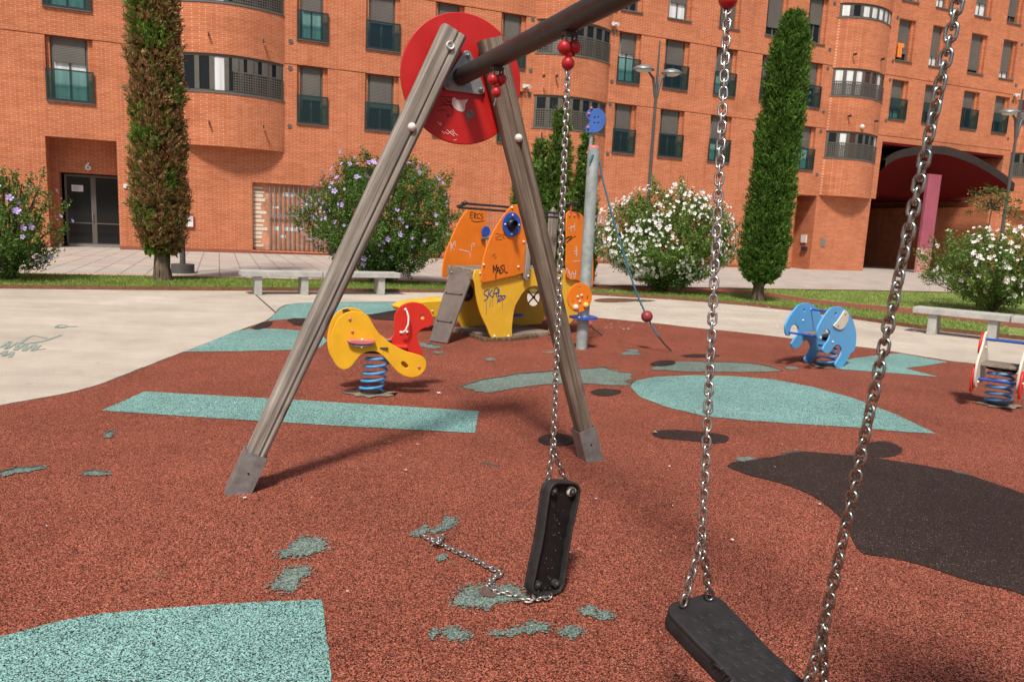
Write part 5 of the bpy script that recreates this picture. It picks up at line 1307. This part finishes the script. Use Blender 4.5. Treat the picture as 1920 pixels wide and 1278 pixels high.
# ------------------------------------------------------------------ STREET LAMPS AND SIGN
def lamp(base, H, ang, label, arm=.36):
    root = empty('street_lamp', base); tag(root, label, 'street lamp', 'double-headed street lamps')
    b_ = Vector(base)
    setp(MB().tube([b_, b_+Vector((0, 0, .22))], .26, 24).build('base', M['post']), root)
    setp(MB().tube([b_+Vector((0, 0, .2)), b_+Vector((0, 0, H*.83)), b_+Vector((0, 0, H*1.03))], [.065, .042, .022], 14).build('pole', M['post']), root)
    u = Vector((math.cos(ang), math.sin(ang), 0)); z0 = b_+Vector((0, 0, H*.845))
    for sg in (-1, 1):
        e = z0 + u*arm*sg + Vector((0, 0, .40))
        ar = setp(MB().tube([z0-Vector((0, 0, .35))+u*.03*sg, z0+u*.13*sg+Vector((0, 0, .2)), e], [.035, .045, .022], 10).build('arm', M['post']), root)
        hd = MB(); c = e + u*sg*.12
        prof_ = [(0.0, .13), (.10, .125), (.20, .09), (.27, .03), (.28, 0)]
        rings = []; n = 20; v = []; 
        for r, zz_ in prof_: v += [c + Vector((r*1.15*math.cos(2*math.pi*k/n), r*math.sin(2*math.pi*k/n), zz_ + .08*sg*0)) for k in range(n)]
        fs = [(i*n+k, i*n+(k+1) % n, (i+1)*n+(k+1) % n, (i+1)*n+k) for i in range(len(prof_)-1) for k in range(n)]
        hd._add(v, fs, 0, True); ho = setp(hd.build('lamp_head', M['galv']), root)
        setp(MB().sphere(c+Vector((0, 0, -.0)), .22, 20, 10, squash=(1.1, 1, .35)).build('lens', M['lampglass']), ho)
    return root
bl2 = PL(1212, 420, Vector((0, 22.8, 0)), Vector((0, 1, 0))); lamp((bl2.x, 22.8, 0), 6.85, .38, 'double-headed grey lamp post rising behind the large white-flowered shrub')
bl3 = PL(1884, 400, Vector((0, 25.0, 0)), Vector((0, 1, 0))); lamp((bl3.x, 25.0, 0), 6.45, .38, 'double-headed grey lamp post at the far right near the canopy')
lb = G(343, 512); lamp((lb.x, lb.y, 0), 8.4, .38, 'lamp post mostly hidden behind the brown-patched cypress, only its foot showing', .2)
sp_ = PL(357, 415, PB-NB*.06, NB)
sg = empty('wall_sign', sp_, YAW); tag(sg, 'small white sign with red border on the brick wall beside the brown-patched cypress', 'sign')
MB().b2(-.42, .12, -.02, .02, -.22, .22).build('red_border', plain('crimson_edge', (.35, .02, .05), .5), sg); MB().b2(-.39, .09, -.026, -.021, -.19, .19).build('sign_face', M['blanch'], sg)
MB().b2(-.1, -.03, -.03, -.027, -.02, .02).b2(-.15, -.05, -.03, -.027, -.06, -.045).build('lettering', M['yellowpaint'], sg)

# ------------------------------------------------------------------ TREES AND SHRUBS
def trunk(root, base, h, r0, r1, lean=(0, 0), mat='bark', name='trunk'):
    b_ = Vector(base); pts = [b_+Vector((lean[0]*t*h + random.uniform(-1, 1)*r0*.15, lean[1]*t*h, h*t)) for t in [i/6 for i in range(7)]]
    pts[0] = b_ - Vector((0, 0, .02))
    rs = [r0*1.35, r0*1.05] + [r0+(r1-r0)*i/4 for i in range(5)]
    o = MB().tube(pts, rs, 12).build(name, M[mat]); setp(o, root); return o
def column_tree(base, z0, H, R, mat, label, name='cypress_tree', seed=1, n=42000, taper=.35, lean=(0, 0), cat='tree', group=None, trunk_r=.13, cone=False, leaf=(.045, .095)):
    global RNG; RNG = np.random.default_rng(seed); rs = np.random.default_rng(seed+50)
    root = empty(name, base); tag(root, label, cat, group)
    trunk(root, base, z0+1.2, trunk_r, trunk_r*.6)
    # irregular hull
    ph = rs.uniform(0, 6.28, 12); am = rs.uniform(.008, .03, 12); fz_ = rs.uniform(.5, 3.2, 12); fa = rs.integers(1, 6, 12)
    t = RNG.random(n)
    if cone: t = 1-np.sqrt(1-t*.985)
    a = RNG.uniform(0, 2*np.pi, n)
    if cone: prof_ = (1-t)**.62*np.minimum(1, .6+t*5)
    else:
        low = np.clip(t/.10, 0, 1)**.45; top = np.clip((1-t)/taper, 0, 1)**.42
        prof_ = (.52+.48*low)*(.10+.90*top)*(1.04-.24*t)
    wv = 1+sum(am[k]*np.sin(fz_[k]*t*H*2+fa[k]*a+ph[k]) for k in range(12))
    rad_ = R*prof_*wv
    # depth: dense shell with loose sprays
    u = RNG.random(n)**.45; rr = rad_*(.62+.40*u) + RNG.normal(0, .012, n)
    far_ = RNG.random(n) < .012; rr = rr+far_*RNG.uniform(0, .06, n)
    X = rr*np.cos(a); Y = rr*np.sin(a); Zz = z0+t*(H-z0)
    P = np.stack([X+lean[0]*Zz, Y+lean[1]*Zz, Zz], 1)+np.array([base[0], base[1], 0])
    # sprays clump around tufts
    D = np.stack([np.cos(a)*.75+RNG.normal(0, .35, n), np.sin(a)*.75+RNG.normal(0, .35, n), .95+RNG.normal(0, .35, n)], 1)
    # gather the sprays into tufts
    nt_ = n//26; ctr = P[:nt_]; idx = RNG.integers(0, nt_, n); idx[:nt_] = np.arange(nt_)
    k_ = RNG.random(n) < .88
    tin = np.stack([np.cos(a), np.sin(a), a*0], 1)*(RNG.normal(0, .022, n)-.012)[:, None]; ln_ = RNG.uniform(-.06, .10, n)[:, None]
    Dn = D[idx]/np.linalg.norm(D[idx], axis=1, keepdims=True)
    Pn = ctr[idx]+tin[idx]+Dn*ln_+RNG.normal(0, .018, (n, 3)); P = np.where(k_[:, None], Pn, P); D = np.where(k_[:, None], Dn*1.0+RNG.normal(0, .28, (n, 3)), D)
    V = leaf_cloud(P, D, RNG.uniform(leaf[0], leaf[1], n), RNG.uniform(.012, .026, n))
    # dense dead interior
    m2 = n//4; i2 = RNG.integers(0, n, m2); k2 = RNG.uniform(.35, .78, m2)*rad_[i2]
    P2 = np.stack([k2*np.cos(a[i2])+lean[0]*Zz[i2], k2*np.sin(a[i2])+lean[1]*Zz[i2], Zz[i2]], 1)+np.array([base[0], base[1], 0])
    V = np.concatenate([V, leaf_cloud(P2, RNG.normal(0, 1, (m2, 3)), RNG.uniform(.10, .18, m2), RNG.uniform(.07, .13, m2))])
    o = mesh_quads('crown', V, M[mat]); setp(o, root); 
    # dark woody core: inner limbs
    lb_ = MB(); bz = Vector(base)
    for k in range(26):
        z = z0+(H-z0)*(k+.5)/26*.92; a_ = k*2.4; tt = (z-z0)/(H-z0); rc__ = R*.55*(1-tt*.5 if cone else min(1, (1-tt)/taper+.2))
        lb_.tube([bz+Vector((lean[0]*z, lean[1]*z, z-.3)), bz+Vector((lean[0]*z+math.cos(a_)*rc__, lean[1]*z+math.sin(a_)*rc__, z))], [.035, .012], 6)
    lb_.tube([bz+Vector((0, 0, z0)), bz+Vector((lean[0]*H*.5, lean[1]*H*.5, H*.5)), bz+Vector((lean[0]*H*.93, lean[1]*H*.93, H*.93))], [trunk_r*.8, trunk_r*.5, .02], 8)
    setp(lb_.build('branches', M['bark']), root)
    return root
c1b = G(306, 528)
column_tree((c1b.x, c1b.y, 0), .60, 9.5, .505, 'cypb', 'tall cypress with brown withered patches in front of the left facade', seed=3, n=80000, taper=.12, trunk_r=.15, lean=(-.012, 0))
c2b = G(1420, 566)
column_tree((c2b.x, c2b.y, 0), .50, 6.33, .485, 'cyp', 'tall dark green columnar cypress right of the large white-flowered shrub', seed=5, n=72000, taper=.16, trunk_r=.12, lean=(.033, 0))
for i, (x, ytop, w, yb, lab) in enumerate(((1037, 188, .58, 537, 'tallest of the small conical conifers behind the play tower'), (1087, 238, .46, 537, 'slim conical conifer just left of the galvanised play pole'), (1003, 256, .48, 538, 'short conical conifer with a pale patch seen between the swing post and chain'), (972, 345, .46, 539, 'lowest small conifer behind the timber swing post'))):
    gb_ = G(x-2, yb); top = PL(x, ytop, gb_, Vector((0, 1, 0))).z + .38
    column_tree((gb_.x, gb_.y, 0), .12, top, w, 'thuja', lab, name='conifer_tree', seed=20+i, n=16000, cone=True, trunk_r=.06, group='small conifers behind the play tower', leaf=(.04, .09))

def flower_mesh(mat, r=.06):
    mb = MB()
    for k in range(5):
        a = k*2*math.pi/5; pts = []
        for rr, da in ((.12, 0), (.62, -.52), (.98, -.36), (1.02, 0), (.98, .36), (.62, .52)):
            pts.append((rr*r*math.cos(a+da), rr*r*math.sin(a+da), r*(.10+.30*rr*rr) + .001*k))
        mb.poly(pts)
    mb.tube([(0, 0, r*.06), (0, 0, r*.5)], [r*.10, r*.07], 6, mi=1)
    mb._add([(.2*r*math.cos(k*1.05), .2*r*math.sin(k*1.05), r*.14) for k in range(6)], [tuple(range(6))], 2)
    me = bpy.data.meshes.new('flower'); me.from_pydata(mb.v, [], mb.f)
    for m_ in mat: me.materials.append(m_)
    me.polygons.foreach_set('material_index', mb.m); me.update(); return me
FW_ = flower_mesh([M['petalw'], M['cream'], M['cream']], .058); FP_ = flower_mesh([M['petalp'], M['cream'], M['eye_dark']], .062)
def shrub(base, R, H, zlow, label, leafmat, fl_me, nfl, extra, seed, ntw=520, per=42, dens=1.0, buds=0, leafsz=(.038, .066), ry=None, stem_r=.03, gappy=.0, offx=0):
    global RNG; RNG = np.random.default_rng(seed); rs = random.Random(seed)
    root = empty('flowering_shrub', base); tag(root, label, 'shrub')
    ry = ry or R*.85; bz = Vector(base); cz = zlow+(H-zlow)*.42
    ph = [rs.uniform(0, 6.28) for _ in range(8)]
    def hull_pt(a, e, f=1.0):
        wv = 1+.06*math.sin(3*a+ph[0]+e)+.05*math.sin(5*a+ph[1]-2*e)+.045*math.sin(4*e+ph[2]+a)+.045*math.sin(9*a+ph[3])*math.cos(7*e)
        ce, se = math.cos(e), math.sin(e)
        hz = (H-cz) if se > 0 else (cz-zlow)
        # narrower towards the foot
        k = 1.0 if se > 0 else (1-.42*abs(se)**1.3)
        return Vector((offx+R*ce*math.cos(a)*wv*f*k, ry*ce*math.sin(a)*wv*f*k, cz+hz*se*wv*f))
    fn = lambda a, e: math.sin(2.3*a+ph[5]+1.7*e)+math.sin(4.1*a-2.9*e+ph[6])+.8*math.sin(7.3*a+5.1*e+ph[7])
    tips = []
    for _ in range(ntw):
        a = rs.uniform(0, 2*math.pi); e = math.asin(rs.uniform(-.97, .99)); f = 1-.55*rs.random()**1.7
        if gappy and math.sin(a*3+e*5+ph[4])*math.cos(e*6+ph[5]+a*2) > 1-gappy*1.3 and f > .6: continue
        tips.append((hull_pt(a, e, f), a, e, f))
    for _ in range(int(ntw*.05)):
        a = rs.uniform(0, 2*math.pi); e = math.asin(rs.uniform(-.3, .99)); f = rs.uniform(1.04, 1.17)
        for q_ in range(2): tips.append((hull_pt(a, e, f-.06*q_), a, e, f))
    P = []; D = []
    for p, a, e, f in tips:
        out = (p-Vector((offx*.5, 0, zlow*.4))).normalized(); out = (out+Vector((0, 0, .55))).normalized(); ln = rs.uniform(.16, .34)
        for k in range(int(per*dens*rs.uniform(.6, 1.3))):
            t = rs.random(); q = p - out*ln*(1-t) + Vector((rs.gauss(0, .035), rs.gauss(0, .035), rs.gauss(0, .035)))
            P.append(q); D.append((out.x*.4+rs.gauss(0, .6), out.y*.4+rs.gauss(0, .6), out.z*.4+rs.gauss(0, .5)))
    P = np.array([tuple(p) for p in P])+np.array([base[0], base[1], base[2]]); D = np.array(D); n = len(P)
    V = leaf_cloud(P, D, RNG.uniform(leafsz[0], leafsz[1], n), RNG.uniform(leafsz[0]*.5, leafsz[1]*.62, n))
    o = mesh_quads('foliage', V, M[leafmat]); setp(o, root)
    st = MB()
    for k in range(22):
        a = k*2.399; e = rs.uniform(.1, 1.35); tp = hull_pt(a, e, .8); m1 = Vector((tp.x*.22, tp.y*.22, max(.15, zlow)+.25))
        st.tube(smooth_loop([Vector((rs.uniform(-.07, .07), rs.uniform(-.07, .07), -.02)), m1, m1.lerp(tp, .55)+Vector((0, 0, .08)), tp], 3, False), [stem_r*(1-.085*i) for i in range(10)], 6)
    for k in range(90):
        p, a, e, f = rs.choice(tips); st.tube([p*.35+Vector((0, 0, .1)), p*.7, p], [.012, .008, .003], 5)
    st.v = [tuple(Vector(v)+bz) for v in st.v]
    setp(st.build('stems', M['stem']), root)
    def place(k):
        # flowers favour the sunny outside
        while True:
            a = rs.uniform(0, 2*math.pi); e = math.asin(rs.uniform(-.75, .98))
            if math.sin(a) < .35 and fn(a, e) > rs.uniform(-1.6, .9): break
        p = hull_pt(a, e, rs.uniform(.93, 1.06)); nrm = Vector((math.cos(a)*math.cos(e), math.sin(a)*math.cos(e), math.sin(e)*.7)) + Vector((rs.gauss(0, .3), rs.gauss(0, .3), rs.gauss(0, .3)))
        q = nrm.normalized().to_track_quat('Z', 'Y'); s = rs.uniform(.5, 1.1)
        return Matrix.LocRotScale(p, q, Vector((s, s, s*rs.uniform(.7, 1.6))))
    for k in range(min(nfl, 100)):
        f_ = bpy.data.objects.new('flower', fl_me); COL.objects.link(f_); f_.parent = root; f_.matrix_basis = place(k)
    if extra:
        vs = np.array([tuple(v.co) for v in fl_me.vertices]); fs = [tuple(p.vertices) for p in fl_me.polygons]; mi = [p.material_index for p in fl_me.polygons]
        mb = MB()
        for k in range(extra):
            mt = place(k); sc_2 = rs.uniform(.35, .9) if k % 2 else .8
            mb._add([mt @ (Vector(v)*sc_2) for v in vs], fs)
            mb.m[-len(fs):] = mi
        me = bpy.data.meshes.new('blossoms'); me.from_pydata(mb.v, [], mb.f)
        for m_ in fl_me.materials: me.materials.append(m_)
        me.polygons.foreach_set('material_index', mb.m); me.update()
        o = bpy.data.objects.new('blossoms', me); COL.objects.link(o); o.parent = root; tag(o, kind='stuff')
    return root
g1 = G(18, 527)
shrub((g1.x, g1.y, 0), 1.02, 2.05, .12, 'open leggy shrub with a few lilac flowers at the far left of the lawn', 'hib', FP_, 34, 0, 31, ntw=480, per=34, gappy=.45, stem_r=.035)
g2 = G(716, 531)
shrub((g2.x, g2.y, 0), 1.76, 2.95, .18, 'large dense shrub with lilac flowers behind the left bench', 'hib', FP_, 100, 120, 33, ntw=1500, per=46)
g3 = G(1240, 549)
shrub((g3.x, g3.y, 0), 1.68, 2.55, .18, 'large rounded shrub covered in white flowers right of the play pole', 'hibl', FW_, 100, 1300, 35, ntw=1500, per=44)
g4 = G(1862, 585)
shrub((g4.x, g4.y, 0), 1.62, 2.02, .2, 'looser white-flowered shrub behind the right bench', 'hibl', FW_, 100, 120, 37, ntw=900, per=40, gappy=.3)
# young sapling by the canopy
sb = PL(1850, 440, Vector((0, 18.6, 0)), Vector((0, 1, 0))); SPB = Vector((sb.x, 18.6, 0)); SAP = empty('sapling_tree', SPB); tag(SAP, 'thin young sapling with pale leaves rising behind the right white-flowered shrub', 'tree')
RNG = np.random.default_rng(77); st = MB(); pts = []; top = PL(1862, 372, SPB, Vector((0, 1, 0)))
st.tube([SPB, SPB+Vector((.0, 0, 1.3)), Vector((top.x, SPB.y, top.z-.3))], [.02, .016, .012], 8)
P = []; D = []
for k in range(34):
    a = random.uniform(0, 6.28); e = Vector((top.x+random.uniform(-.42, .62), SPB.y+random.uniform(-.3, .3), top.z+random.uniform(-.28, .36)))
    e.z -= abs(e.x-top.x)*.35
    st.tube([Vector((top.x, SPB.y, top.z-.25-.02*random.random())), e], [.008, .003], 5)
    for _ in range(24):
        P.append((e.x+random.gauss(0, .06), e.y+random.gauss(0, .06), e.z+random.gauss(0, .05))); D.append((random.gauss(0, 1), random.gauss(0, 1), random.gauss(0, .6)))
setp(st.build('trunk', M['stem']), SAP)
setp(mesh_quads('crown', leaf_cloud(np.array(P), np.array(D), RNG.uniform(.05, .09, len(P)), RNG.uniform(.03, .05, len(P))), M['sap']), SAP)

# ------------------------------------------------------------------ LIGHT, SKY, CAMERA
EL, AZ = rad(54.5), rad(9.4)
ldir = Vector((math.sin(AZ)*math.cos(EL), math.cos(AZ)*math.cos(EL), -math.sin(EL)))
sun = bpy.data.lights.new('sun', 'SUN'); sun.energy = 4.3; sun.angle = rad(8); sun.color = (1, .93, .83)
so = bpy.data.objects.new('sun', sun); so.rotation_euler = ldir.to_track_quat('-Z', 'Y').to_euler(); so.location = (0, -5, 20); COL.objects.link(so)
w = bpy.data.worlds.new('World'); S.world = w; w.use_nodes = True; nt = w.node_tree
bg = nt.nodes['Background']; sky = nt.nodes.new('ShaderNodeTexSky'); sky.sky_type = 'NISHITA'; sky.sun_disc = False
sky.sun_elevation = EL; sky.sun_rotation = rad(180)+AZ; sky.dust_density = 3.0; sky.air_density = 1.0; sky.ozone_density = 1.0
nt.links.new(sky.outputs[0], bg.inputs[0]); bg.inputs[1].default_value = .10
cam = bpy.data.cameras.new('camera'); cam.sensor_width = 36; cam.lens = FPX/1920*36; cam.clip_start = .05; cam.clip_end = 600
cam.dof.use_dof = True; cam.dof.focus_distance = 3.7; cam.dof.aperture_fstop = 7.0
co = bpy.data.objects.new('camera', cam); COL.objects.link(co); S.camera = co
co.matrix_world = Matrix(((RT.x, UP.x, -FW.x, CP.x), (RT.y, UP.y, -FW.y, CP.y), (RT.z, UP.z, -FW.z, CP.z), (0, 0, 0, 1)))
S.view_settings.view_transform = 'Standard'; S.view_settings.look = 'None'; S.view_settings.exposure = 0; S.view_settings.gamma = 1
S.cycles.max_bounces = 6; S.cycles.transparent_max_bounces = 12
